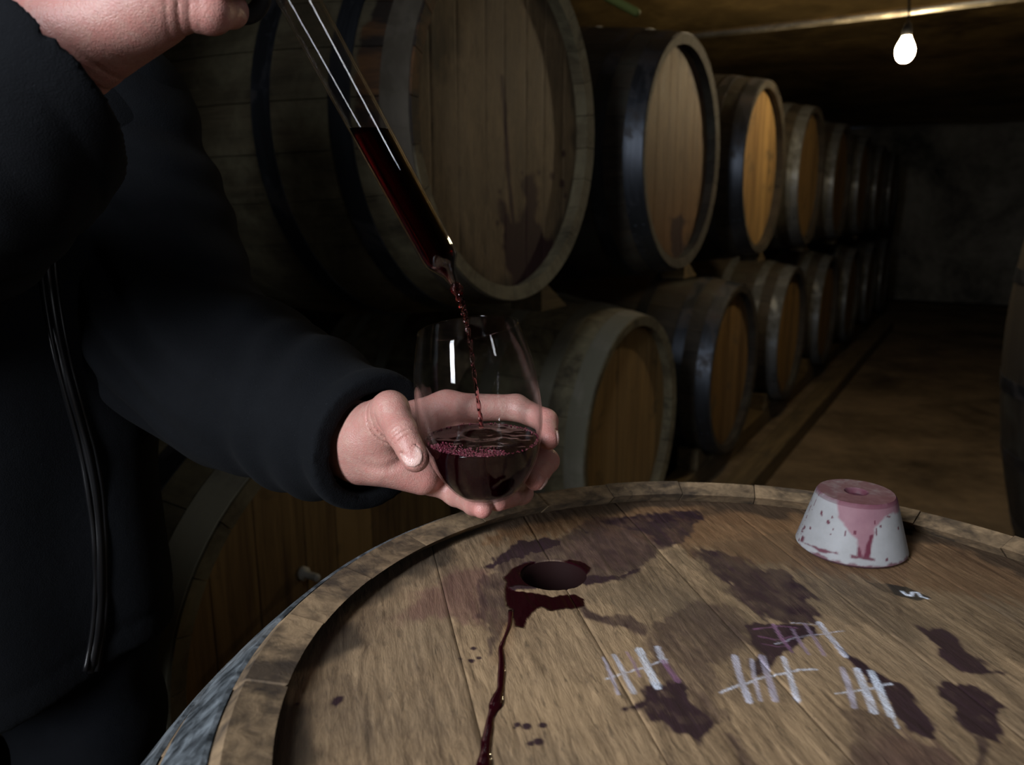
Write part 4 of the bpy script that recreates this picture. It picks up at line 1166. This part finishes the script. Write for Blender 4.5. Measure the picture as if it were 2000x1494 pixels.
tag(stream, 'thin twisting stream of red wine falling into the glass', 'wine stream')

# ------------------------------------------------------------------ the person
m, nt, b = new_mat('skin', (0.5, 0.3, 0.25), 0.48, 0, 0.45)
co = geopos(nt)
nA = noise(nt, co, 55, 4, 0.6); nB = noise(nt, co, 420, 3, 0.6); nC = noise(nt, co, 1300, 2, 0.5)
c = mixc(nt, nA, (0.33, 0.155, 0.13), (0.47, 0.27, 0.225))
mot = noise(nt, co, 160, 5, 0.65, 0.5)
c = mixc(nt, mth(nt, 'MULTIPLY', ramp(nt, mot, [(0.45, grey(0)), (0.66, grey(1))]), 0.4), c, (0.42, 0.15, 0.13))
c = mixc(nt, mth(nt, 'MULTIPLY', ramp(nt, mot, [(0.32, grey(1)), (0.46, grey(0))]), 0.3), c, (0.50, 0.34, 0.27))
c = mixc(nt, mth(nt, 'MULTIPLY', attr(nt, 'red'), 0.65), c, (0.50, 0.17, 0.155))
pores = ramp(nt, nB, [(0.30, grey(0.45)), (0.42, grey(0))])
c = mixc(nt, mth(nt, 'MULTIPLY', pores, attr(nt, 'hair')), c, (0.16, 0.075, 0.055))
c = mixc(nt, attr(nt, 'nail'), c, (0.55, 0.36, 0.32))
setc(nt, b, c)
b.inputs['Subsurface Weight'].default_value = 0.12; b.inputs['Subsurface Radius'].default_value = (0.006, 0.0025, 0.0015); b.inputs['Subsurface Scale'].default_value = 0.6
nt.links.new(mth(nt, 'SUBTRACT', 0.44, mth(nt, 'MULTIPLY', attr(nt, 'nail'), 0.2)), b.inputs['Roughness'])
wr = nd(nt, 'ShaderNodeTexVoronoi', {'Vector': co, 'Scale': 520.0}, feature='DISTANCE_TO_EDGE').outputs['Distance']
bump(nt, b, mth(nt, 'ADD', mth(nt, 'ADD', mth(nt, 'MULTIPLY', nB, 0.9), mth(nt, 'MULTIPLY', nC, 0.4)), mth(nt, 'MULTIPLY', wr, 0.8)), 0.5, 0.0007)
MAT['skin'] = m
def fabric(name, col, col2, sc=900):
    m, nt, b = new_mat(name, col, 0.9, 0, 0.08)
    p = geopos(nt)
    w = noise(nt, p, sc, 3, 0.6); l = noise(nt, p, 11, 5, 0.6, 0.4); mid = noise(nt, p, 70, 4, 0.6)
    lint = ramp(nt, noise(nt, p, 520, 2, 0.5), [(0.70, grey(0)), (0.76, grey(0.5))])
    c = mixc(nt, mth(nt, 'ADD', mth(nt, 'MULTIPLY', l, 0.6), mth(nt, 'MULTIPLY', mid, 0.4)), col, col2)
    c = mixc(nt, mth(nt, 'MULTIPLY', lint, 0.35), c, tuple(min(1, x * 4 + 0.01) for x in col2))
    setc(nt, b, c)
    b.inputs['Sheen Weight'].default_value = 0.008; b.inputs['Sheen Roughness'].default_value = 0.5
    bump(nt, b, mth(nt, 'ADD', w, mth(nt, 'MULTIPLY', mid, 1.5)), 0.45, 0.0012)
    return m
MAT['jacket'] = fabric('black_softshell_fabric', (0.0030, 0.0034, 0.0043), (0.0062, 0.0070, 0.0088))
MAT['jeans'] = fabric('dark_denim', (0.0025, 0.003, 0.004), (0.008, 0.009, 0.012), 1200)
MAT['zip'] = new_mat('black_zip', (0.006, 0.006, 0.007), 0.35, 0.3)[0]

person = empty('person', (-0.53, 0.68, 0.0))
tag(person, 'person in a black zipped jacket pouring wine from a glass thief', 'person')
PINV = person.matrix_world.inverted()
def to_person(o): o.parent = person; o.matrix_parent_inverse = PINV; return o

def unit(v): v = np.asarray(v, float); return v / np.linalg.norm(v)
def skin_mesh(fld, D, reds, nails, hair=None, it=2):
    V, Fq = fld.mesh(D)
    V = smooth_mesh(V, Fq, it, 0.35)
    red = np.zeros(len(V))
    for c_, r_, k_ in reds: red = np.maximum(red, k_ * np.exp(-((V - np.asarray(c_)) ** 2).sum(1) / r_ ** 2))
    nail = np.zeros(len(V))
    for c_, A_, rr_ in nails:
        q = ((V - c_) @ np.asarray(A_).T) / np.asarray(rr_)
        nail = np.maximum(nail, sstep(1.12, 0.98, np.sqrt((q ** 2).sum(1))))
    hr = np.zeros(len(V))
    for c_, r_, k_ in (hair or []): hr = np.maximum(hr, k_ * np.exp(-((V - np.asarray(c_)) ** 2).sum(1) / r_ ** 2))
    return V, Fq, red, nail, hr
def nail_frame(tip_, base_, nrm, r_, ln=0.0068, wd=0.0062, back=0.0015, lift=0.80):
    a = unit(np.asarray(tip_) - np.asarray(base_)); n_ = unit(np.asarray(nrm) - a * np.dot(nrm, a)); s_ = np.cross(a, n_)
    c_ = np.asarray(tip_) + n_ * r_ * lift - a * back
    return (c_, (a, s_, n_), (ln, wd, 0.0021))

# ---- left hand, cradling the glass
h = 0.00085
L_ = dict(
    arm0=W(615, 835, 0.618), arm1=W(650, 848, 0.600), wrist=W(700, 858, 0.580),
    cmc=W(728, 822, 0.563), tmcp=W(762, 800, 0.543), tip_j=W(786, 846, 0.523), ttip=W(812, 896, 0.5135),
    imcp=W(872, 795, 0.602), ipip=W(1008, 796, 0.606), idip=W(1066, 822, 0.586), itip=W(1071, 858, 0.564),
    mmcp=W(880, 845, 0.606), mpip=W(1015, 868, 0.601), mdip=W(1068, 900, 0.576), mtip=W(1046, 937, 0.551),
    rmcp=W(868, 895, 0.598), rpip=W(975, 938, 0.594), rdip=W(1018, 962, 0.570), rtip=W(972, 978, 0.540),
    lmcp=W(838, 930, 0.585), lpip=W(890, 965, 0.572), ldip=W(926, 985, 0.548), ltip=W(942, 993, 0.531))
lo = np.min(list(L_.values()), 0) - 0.035; hi = np.max(list(L_.values()), 0) + 0.035
fl = Field(lo, hi, h)
palm = fl.capsule(L_['arm0'], L_['arm1'], 0.034, 0.029)
palm = smin(palm, fl.capsule(L_['arm1'], L_['wrist'], 0.029, 0.027), 0.02)
palm = smin(palm, fl.capsule(L_['wrist'], L_['imcp'], 0.020, 0.0125), 0.018)
palm = smin(palm, fl.capsule(L_['wrist'], L_['mmcp'], 0.020, 0.0125), 0.012)
palm = smin(palm, fl.capsule(L_['wrist'] + np.array([0, 0, -.010]), L_['rmcp'], 0.019, 0.012), 0.012)
palm = smin(palm, fl.capsule(L_['wrist'] + np.array([0.004, -.002, -.017]), L_['lmcp'] , 0.0175, 0.0125), 0.012)
heel = fl.capsule(W(752, 905, .562), W(825, 930, .566), 0.0165, 0.0145)                  # heel of the palm
palm = smin(palm, heel, 0.014)
thenar = fl.capsule(W(722, 850, .563), W(765, 830, .552), 0.0195, 0.0155)
palm = smin(palm, thenar, 0.014)
thumb = fl.chain([L_['cmc'], L_['tmcp'], L_['tip_j'], L_['ttip']], [0.0145, 0.0132, 0.0108, 0.0092], 0.005)
thumb = smin(thumb, fl.capsule(W(800, 874, .5175), W(810, 893, .5140), 0.0098, 0.0092), 0.003)
D = smin(palm, thumb, 0.010)
for nm, r in (('i', (.0118, .0105, .0092, .0082)), ('m', (.0118, .0108, .0094, .0082)), ('r', (.0115, .0102, .0090, .0080)), ('l', (.0112, .0092, .0080, .0074))):
    pts_ = [L_[nm + k] for k in ('mcp', 'pip', 'dip', 'tip')]
    fg_ = fl.chain(pts_, r, 0.004)
    root_d = np.sqrt(fl.dist2(pts_[0]))
    near = smin(D, fg_, 0.009); far_ = smin(D, fg_, 0.0016)
    w_ = np.clip((root_d - 0.016) / 0.016, 0, 1)
    D = near * (1 - w_) + far_ * w_
# nails
NAILS = [nail_frame(L_['ttip'], L_['tip_j'], (0.05, -1, 0.10), 0.0094, 0.0082, 0.0074, 0.0012),
         nail_frame(L_['itip'], L_['idip'], (0.95, -.25, -0.1), 0.0082, 0.0062, 0.0056),
         nail_frame(L_['mtip'], L_['mdip'], (0.75, -.45, -0.75), 0.0082, 0.0062, 0.0056)]
for c_, A_, rr_ in NAILS:
    D = np.maximum(D, -fl.ellipsoid(c_, A_, (rr_[0] + .0007, rr_[1] + .0007, rr_[2])))
    D = np.minimum(D, fl.ellipsoid(c_, A_, rr_))
# creases of the thumb joint and the folds at its base
def wrinkles(D, fld, centre, axis, wl, sig_a, sig_r, amp, ph=0.0):
    a = unit(axis)
    s_ = (fld.X - np.float32(centre[0])) * np.float32(a[0]) + (fld.Y - np.float32(centre[1])) * np.float32(a[1]) + (fld.Z - np.float32(centre[2])) * np.float32(a[2])
    q = fld.dist2(centre)
    msk = np.exp(-s_ * s_ / np.float32(sig_a ** 2)) * np.exp(-q / np.float32(sig_r ** 2))
    wv = np.cos(np.float32(2 * PI / wl) * s_ + np.float32(ph))
    return D + np.float32(amp) * msk * np.maximum(wv, 0) ** 3
D = wrinkles(D, fl, L_['tip_j'] + np.array([0, -.009, .001]), L_['ttip'] - L_['tmcp'], 0.0034, 0.0065, 0.013, 0.0013)
def rings_(D, fld, centre, wl, rmin, rmax, at, sig, amp):
    rr = np.sqrt(fld.dist2(centre))
    msk = sstep(rmin, rmin + .004, rr) * sstep(rmax, rmax - .004, rr) * np.exp(-fld.dist2(at) / np.float32(sig ** 2))
    return (D + np.float32(amp) * msk * np.maximum(np.cos(np.float32(2 * PI / wl) * rr), 0) ** 3).astype(np.float32)
D = rings_(D, fl, W(800, 800, .530), 0.0052, 0.016, 0.040, W(735, 850, .545), 0.018, 0.0024)
D = rings_(D, fl, W(742, 838, .550), 0.0300, 0.020, 0.042, W(775, 900, .548), 0.020, 0.0018)
for pt, axn in ((L_['idip'], 'i'), (L_['mdip'], 'm'), (L_['rdip'], 'r')):
    D = wrinkles(D, fl, pt, L_[axn + 'tip'] - L_[axn + 'pip'], 0.003, 0.005, 0.011, 0.0010)
# the hand closes on the glass: nothing of it inside the glass
gx_ = (fl.X - np.float32(G0[0])); gy_ = (fl.Y - np.float32(G0[1])); gz_ = (fl.Z - np.float32(G0[2]))
hz = gx_ * np.float32(gz[0]) + gy_ * np.float32(gz[1]) + gz_ * np.float32(gz[2])
rad_ = np.sqrt(np.maximum(gx_ ** 2 + gy_ ** 2 + gz_ ** 2 - hz ** 2, 0))
gr = np.interp((hz / np.float32(GH)).ravel(), ts_, rs_).reshape(hz.shape).astype(np.float32)
gd = np.maximum(np.maximum(rad_ - gr, -hz), hz - np.float32(GH))
D = np.maximum(D, -(gd - np.float32(0.0004)))
REDS = [(L_['ttip'], .012, .55), (L_['tip_j'], .012, .45), (L_['tmcp'], .014, .35), (L_['itip'], .014, .9), (L_['idip'], .013, .8), (L_['mtip'], .012, .8), (L_['rtip'], .012, .8), (L_['ltip'], .012, .8), (L_['mdip'], .013, .6), (W(825, 930, .56), .025, .3), (L_['imcp'], .03, .35)]
VL = skin_mesh(fl, D, REDS, NAILS, [(L_['wrist'], .03, .25)])
FLD_L, D_L = fl, D

# ---- right hand, closed round the top of the thief
Rj = dict(arm0=W(-70, 235, .510), arm1=W(20, 150, .492), wrist=W(110, 82, .478),
          imcp=W(345, -215, .478), mmcp=W(352, -140, .462), rmcp=W(345, -66, .455), lmcp=W(322, 4, .458),
          ipip=W(455, -235, .462), mpip=W(468, -150, .452), rpip=W(455, -66, .452), lpip=W(410, 22, .462),
          idip=W(505, -235, .487), mdip=W(515, -148, .482), rdip=W(498, -58, .480), ldip=W(450, 20, .484),
          itip=W(470, -228, .508), mtip=W(478, -142, .507), rtip=W(462, -55, .505), ltip=W(425, 8, .503),
          tcmc=W(190, -40, .495), tmcp=W(300, -180, .500), tij=W(400, -270, .500), ttip=W(462, -262, .497))
lo = np.min(list(Rj.values()), 0) - 0.032; hi = np.max(list(Rj.values()), 0) + 0.032
fr_ = Field(lo, hi, 0.0011)
p_ = fr_.capsule(Rj['arm0'], Rj['arm1'], 0.037, 0.033)
p_ = smin(p_, fr_.capsule(Rj['arm1'], Rj['wrist'], 0.033, 0.029), 0.02)
for k_, r0, r1 in (('imcp', .020, .0135), ('mmcp', .021, .0140), ('rmcp', .021, .0138), ('lmcp', .022, .0140)):
    p_ = smin(p_, fr_.capsule(Rj['wrist'] + (Rj[k_] - Rj['mmcp']) * .28, Rj[k_], r0, r1), 0.014)
p_ = smin(p_, fr_.capsule(W(150, 88, .474), W(300, 22, .466), .0215, .0165), 0.016)     # outer edge of the hand
D = smin(p_, fr_.chain([Rj['tcmc'], Rj['tmcp'], Rj['tij'], Rj['ttip']], [.017, .0135, .0115, .0095], .006), .012)
for nm, r in (('i', (.0132, .0115, .0098, .0088)), ('m', (.0135, .0118, .0100, .0088)), ('r', (.0132, .0115, .0098, .0086)), ('l', (.0130, .0118, .0094, .0082))):
    pts_ = [Rj[nm + k] for k in ('mcp', 'pip', 'dip', 'tip')]
    fg_ = fr_.chain(pts_, r, 0.004)
    w_ = np.clip((np.sqrt(fr_.dist2(pts_[0])) - 0.016) / 0.016, 0, 1)
    D = smin(D, fg_, 0.009) * (1 - w_) + smin(D, fg_, 0.0016) * w_
D = wrinkles(D, fr_, W(352, 22, .452), Rj['lpip'] - Rj['lmcp'], 0.0055, 0.009, 0.02, 0.0013)
D = wrinkles(D, fr_, W(170, 150, .46), (0.7, 0, .7), 0.011, 0.02, 0.03, 0.0008, 1.0)
# keep clear of the tube
tx_ = (fr_.X - np.float32(P0[0])); ty_ = (fr_.Y - np.float32(P0[1])); tz_ = (fr_.Z - np.float32(P0[2]))
hz = tx_ * np.float32(ax[0]) + ty_ * np.float32(ax[1]) + tz_ * np.float32(ax[2])
rad_ = np.sqrt(np.maximum(tx_ ** 2 + ty_ ** 2 + tz_ ** 2 - hz ** 2, 0))
D = np.maximum(D, -(rad_ - np.float32(TR + .0005)))
REDR = [(Rj['lpip'], .014, .7), (Rj['lmcp'], .02, .35), (W(110, 40, .455), .03, .45), (Rj['rpip'], .016, .7), (W(0, 30, .46), .03, .6)]
VR = skin_mesh(fr_, D, REDR, [nail_frame(Rj['ltip'], Rj['ldip'], (0.2, .6, -.7), .0082)], [(W(220, 60, .45), .05, .8), (W(80, 60, .45), .04, .5)])

# ---- head and neck (above the frame), simple but complete
HC = np.array([-0.515, 0.655, 1.585])
fwd = unit([0.55, -0.8, -0.25]); up_ = unit(np.array([0, 0, 1.0]) - fwd * fwd[2]); rt = np.cross(fwd, up_)
fh = Field(HC - np.array([.15, .15, .33]), HC + np.array([.15, .15, .16]), 0.004)
D = fh.ellipsoid(HC, (rt, fwd, up_), (.075, .095, .105))
D = smin(D, fh.ellipsoid(HC + fwd * .035 - up_ * .06, (rt, fwd, up_), (.056, .058, .065)), .03)       # jaw
D = smin(D, fh.capsule(HC + fwd * .092 + up_ * .012, HC + fwd * .112 - up_ * .032, .008, .0125), .012)  # nose
for s_ in (-1, 1):
    D = smin(D, fh.ellipsoid(HC + rt * s_ * .076 - up_ * .01 - fwd * .01, (rt, fwd, up_), (.008, .02, .032)), .006)
    D = np.maximum(D, -fh.ellipsoid(HC + rt * s_ * .032 + fwd * .098 + up_ * .008, (rt, fwd, up_), (.018, .014, .011)))
    D = smin(D, fh.ellipsoid(HC + rt * s_ * .032 + fwd * .084 + up_ * .006, (rt, fwd, up_), (.0125, .0125, .0125)), .004)
    D = smin(D, fh.capsule(HC + rt * s_ * .016 + fwd * .094 + up_ * .026, HC + rt * s_ * .05 + fwd * .084 + up_ * .028, .006, .005), .008)
D = smin(D, fh.capsule(HC + rt * -.022 + fwd * .092 - up_ * .062, HC + rt * .022 + fwd * .092 - up_ * .062, .0065, .0065), .006)
D = np.maximum(D, -(fh.capsule(HC + rt * -.024 + fwd * .1 - up_ * .062, HC + rt * .024 + fwd * .1 - up_ * .062, .0014, .0014)))
D = smin(D, fh.capsule(HC - up_ * .07 - fwd * .02, np.array([-.535, .70, 1.36]), .056, .066), .03)
VH = skin_mesh(fh, D, [(HC + fwd * .11, .03, .6)], [])
Vs, Fs, At, off = [], [], [[], [], []], 0
for (V, Fq, r_, n_, h_) in (VL, VR, VH):
    Vs.append(V); Fs.append(Fq + off); off += len(V)
    for k, a_ in enumerate((r_, n_, h_)): At[k].append(a_)
V = np.vstack(Vs); Fq = np.vstack(Fs)
nL, nR = len(VL[0]), len(VL[0]) + len(VR[0])
cen = V[Fq].mean(1); grp = np.digitize(Fq[:, 0], [nL, nR])
def nearest(g, p):
    d = ((cen - p) ** 2).sum(1); d[grp != g] = 9; return int(np.argmin(d))
ex_v, ex_f, drop = [], [], []
def arm_bridge(f0, f1, path, rads):
    """closed sleeve of skin from one opened face to another, through the arm (inside the jacket)"""
    global ex_v, ex_f
    ring = list(Fq[f0]); last = list(Fq[f1])[::-1]; drop.extend([f0, f1])
    base = V[ring] - V[ring].mean(0); base = base / np.linalg.norm(base, axis=1)[:, None]
    for p, r in zip(path, rads):
        idx = [len(V) + len(ex_v) + k for k in range(4)]
        ex_v.extend([np.asarray(p) + b_ * r for b_ in base])
        for k in range(4): ex_f.append((ring[k], ring[(k + 1) % 4], idx[(k + 1) % 4], idx[k]))
        ring = idx
    best = min(range(4), key=lambda s_: sum(np.linalg.norm((ex_v[ring[k] - len(V)]) - V[last[(k + s_) % 4]]) for k in range(4)))
    last = last[best:] + last[:best]
    for k in range(4): ex_f.append((ring[k], ring[(k + 1) % 4], last[(k + 1) % 4], last[k]))
NB = np.array([-.535, .70, 1.30])
arm_bridge(nearest(0, L_['arm0'] + (L_['arm0'] - L_['arm1'])), nearest(2, NB + np.array([.03, 0, 0])), [W(500, 770, .67), W(360, 670, .722), W(290, 420, .745), W(235, 230, .755), np.array([-.45, .72, 1.33])], [.03, .036, .04, .04, .04])
arm_bridge(nearest(1, Rj['arm0'] + (Rj['arm0'] - Rj['arm1'])), nearest(2, NB + np.array([-.03, 0, 0])), [W(-110, 390, .53), W(-260, 570, .58), np.array([-.66, .64, 1.25]), np.array([-.70, .70, 1.32]), np.array([-.62, .71, 1.33])], [.03, .036, .04, .04, .04])
keep = np.ones(len(Fq), bool); keep[drop] = False
me = bpy.data.meshes.new('body')
me.from_pydata(np.vstack([V, np.array(ex_v)]).tolist(), [], Fq[keep].tolist() + [tuple(int(x) for x in f) for f in ex_f]); me.update()
for k, nm in enumerate(('red', 'nail', 'hair')): set_attr(me, nm, np.concatenate(At[k] + [np.zeros(len(ex_v))]))
body = to_person(link('body', me, MAT['skin'])); body['label'] = 'bare hands and face'
# hair
D = fh.ellipsoid(HC - fwd * .012 + up_ * .012, (rt, fwd, up_), (.083, .099, .106)) + np.float32(.004) * np.sin(fh.X * 240) * np.sin(fh.Y * 260 + fh.Z * 90)
fa = (fh.X - np.float32(HC[0])) * np.float32(fwd[0]) + (fh.Y - np.float32(HC[1])) * np.float32(fwd[1]) + (fh.Z - np.float32(HC[2])) * np.float32(fwd[2])
ua = (fh.X - np.float32(HC[0])) * np.float32(up_[0]) + (fh.Y - np.float32(HC[1])) * np.float32(up_[1]) + (fh.Z - np.float32(HC[2])) * np.float32(up_[2])
D = np.maximum(D, np.minimum(np.float32(.045) - ua, fa + np.float32(.01)) if False else np.maximum(fa * .8 - ua + np.float32(.005), -ua - np.float32(.05)))
V, Fq = fh.mesh(D)
hm = mesh_from('hair', smooth_mesh(V, Fq, 1), Fq)
MAT['hair'] = new_mat('dark_grey_hair', (0.03, 0.025, 0.02), 0.6)[0]
to_person(link('hair', hm, MAT['hair']))

# ---- jacket: body, two sleeves, collar, zip; trousers and shoes
def wob(f, a, b_, c_, ph=0.0):
    return np.sin(f.X * np.float32(a) + np.float32(ph)) + np.sin(f.Y * np.float32(b_) + f.X * np.float32(a * .4) + np.float32(ph * 2)) + np.sin(f.Z * np.float32(c_) + f.Y * np.float32(b_ * .5))
def along(f, p0, axis):
    a = unit(axis)
    return (f.X - np.float32(p0[0])) * np.float32(a[0]) + (f.Y - np.float32(p0[1])) * np.float32(a[1]) + (f.Z - np.float32(p0[2])) * np.float32(a[2])
def sleeve(pts, rads, cuff_n, h, folds, wall=0.0042, hollow=0.05):
    pts = [np.asarray(p) for p in pts]
    lo = np.min(pts, 0) - max(rads) - .02; hi = np.max(pts, 0) + max(rads) + .02
    f = Field(lo, hi, h)
    ext = pts[-1] + unit(pts[-1] - pts[-2]) * 0.04
    D = f.chain(pts + [ext], list(rads) + [rads[-1]], 0.035)
    for (c0, axis, wl, amp, sig, ph) in folds:
        s_ = along(f, c0, axis)
        q = f.dist2(c0)
        w_ = np.sin(np.float32(2 * PI / wl) * s_ + np.float32(.9) * wob(f, 38, 31, 27, ph) + np.float32(ph))
        D = D + np.float32(amp) * w_ * np.exp(-q / np.float32(sig ** 2))
    D = D + np.float32(.0022) * wob(f, 55, 60, 48, 1.3) * np.float32(.5)
    n = unit(cuff_n)
    sc = along(f, pts[-1], n)
    D = D + np.float32(.0013) * np.exp(-((sc + np.float32(.022)) / np.float32(.0022)) ** 2)
    D = np.maximum(D, sc)
    back = pts[-1] - unit(pts[-1] - pts[-2]) * hollow
    D = np.maximum(D, -f.capsule(back, ext + unit(pts[-1] - pts[-2]) * .03, rads[-1] - wall - .002, rads[-1] - wall))
    V, Fq = f.mesh(D)
    return mesh_from('sleeve', smooth_mesh(V, Fq, 4, .5), Fq)
lp = [W(225, 215, .755), W(252, 335, .750), W(296, 460, .742), W(362, 668, .722), W(480, 752, .675), W(605, 812, .630), W(738, 868, .576)]
lr = [.066, .064, .066, .078, .070, .0605, .0475]
lax = lp[-1] - lp[-3]
sl = sleeve(lp, lr, lp[-1] - lp[-2] + np.array([0, -.012, 0]), .0026,
            [(lp[3] + np.array([.01, -.03, .02]), unit([.45, -.1, .6]), .040, .0085, .085, .3), (lp[5], lax, .046, .0055, .075, 1.1), (lp[6] - lax * .14, lax, .030, .0035, .045, 2.0), (lp[1], (0.2, 0, 1), .05, .006, .09, .7)])
o = to_person(link('sleeve', sl, MAT['jacket'])); o['label'] = 'black sleeve of the outstretched arm'
rp_ = [np.array([-.725, .70, 1.325]), np.array([-.665, .635, 1.24]), W(-250, 565, .585), W(-100, 395, .527), W(0, 275, .498), W(84, 168, .477)]
rr_ = [.074, .070, .072, .062, .057, .0525]
cn = unit(W(84 + 128, 168 - 97, .505) - W(84, 168, .477))
sr = sleeve(rp_, rr_, cn, .0027, [(rp_[3], rp_[4] - rp_[2], .045, .0045, .08, .2), (rp_[5] - cn * .03, cn, .028, .0022, .05, 1.0), (rp_[2], rp_[3] - rp_[1], .045, .005, .08, 2.0)], .008)
o = to_person(link('sleeve', sr, MAT['jacket'])); o['label'] = 'black sleeve of the raised arm'

tf = unit([0.35, -0.93, 0]); ts2 = np.array([-tf[1], tf[0], 0])
ft = Field((-.86, .44, .70), (-.28, .95, 1.48), 0.005)
tors = ft.capsule((-.535, .685, .72), (-.535, .69, 1.22), .178, .182, (tf, .70))
D = smin(tors, ft.capsule(lp[0] + np.array([-.02, 0, -.02]), rp_[0] + np.array([.02, 0, -.01]), .066, .068), .07)
D = smin(D, ft.capsule((-.535, .70, 1.33), (-.535, .695, 1.42), .085, .073), .05)
D = smin(D, ft.capsule(lp[0], lp[1], .062, .058), .03)
fz = (ft.X + ft.Y * 0)
D = D + np.float32(.006) * np.sin(along(ft, (0, 0, 0), ts2) * 46 + 1.2 * np.sin(ft.Z * 9) + 1.0) * sstep(1.15, .9, ft.Z + 0 * ft.X)
D = D + np.float32(.0045) * np.sin((ft.Z * .8 + ft.X * .9) * 62 + 1.5 * np.sin(ft.Y * 17) + .4) * sstep(.85, 1.1, ft.Z + 0 * ft.X)
D = D + np.float32(.0016) * wob(ft, 42, 51, 36)
hem = ft.Z - np.float32(.742) - np.float32(.03) * np.clip((ft.X + np.float32(.50)) / .12, 0, 1) ** 2
D = np.maximum(D, -hem)
D = D + np.float32(.0022) * np.exp(-((hem - np.float32(.03)) / np.float32(.004)) ** 2)
D = np.maximum(D, ft.Z - np.float32(1.435))
D = np.maximum(D, -ft.capsule((-.535, .70, 1.36), (-.53, .69, 1.5), .062, .068))
V, Fq = ft.mesh(D)
jb = to_person(link('jacket_body', mesh_from('jacket_body', smooth_mesh(V, Fq, 1, .4), Fq), MAT['jacket'])); jb['label'] = 'black zipped jacket'
# zip and its two piped edges down the front
for dx_, r_, nm in ((0, .0042, 'zip'), (-13, .0026, 'zip_piping'), (14, .0026, 'zip_piping')):
    zp = []
    for (a, b_) in spline([(92, 470), (98, 560), (118, 680), (150, 800), (176, 900), (192, 1010), (198, 1120), (194, 1220), (178, 1310)], 46):
        p = ft.march(D, a + dx_ * (1 if b_ < 1000 else .8), b_, .42, .9)
        if p is not None: zp.append(p - np.array([0, .0012, 0]))
    if len(zp) > 8:
        zp = np.array(zp)
        for _ in range(3): zp[1:-1] = (zp[:-2] + 2 * zp[1:-1] + zp[2:]) / 4
        o = to_person(link(nm, mesh_from(nm, *tube(zp, r_, 8)), MAT['zip']))
fj = Field((-.80, .52, .03), (-.30, .92, .96), 0.008)
D = fj.ellipsoid((-.535, .70, .83), (ts2, tf, (0, 0, 1)), (.135, .085, .11))
for s_ in (-1, 1):
    hp_ = np.array([-.535, .69, .82]) + ts2 * s_ * .085; kn = np.array([-.535, .675, .47]) + ts2 * s_ * .10; an = np.array([-.535, .70, .09]) + ts2 * s_ * .11
    D = smin(D, fj.chain([hp_, kn, an], [.080, .068, .060], .05), .03)
D = D + np.float32(.003) * np.sin(fj.Z * 70 + 2 * np.sin(fj.X * 30))
V, Fq = fj.mesh(D)
o = to_person(link('trousers', mesh_from('trousers', smooth_mesh(V, Fq, 1, .4), Fq), MAT['jeans'])); o['label'] = 'dark jeans'
for s_ in (-1, 1):
    c0 = np.array([-.535, .69, .0]) + ts2 * s_ * .112
    fs = Field(c0 - np.array([.2, .25, .0]) + np.array([0, 0, -.01]), c0 + np.array([.25, .2, .14]), .006)
    D = fs.capsule(c0 + np.array([0, .02, .035]), c0 + tf * .17 + np.array([0, 0, .028]), .046, .040)
    D = smin(D, fs.capsule(c0 + np.array([0, .02, .04]), c0 + np.array([0, .015, .10]), .045, .05), .03)
    D = np.maximum(D, np.float32(.001) - fs.Z)
    V, Fq = fs.mesh(D)
    to_person(link('shoe', mesh_from('shoe', smooth_mesh(V, Fq, 1, .4), Fq), MAT['black_plastic']))
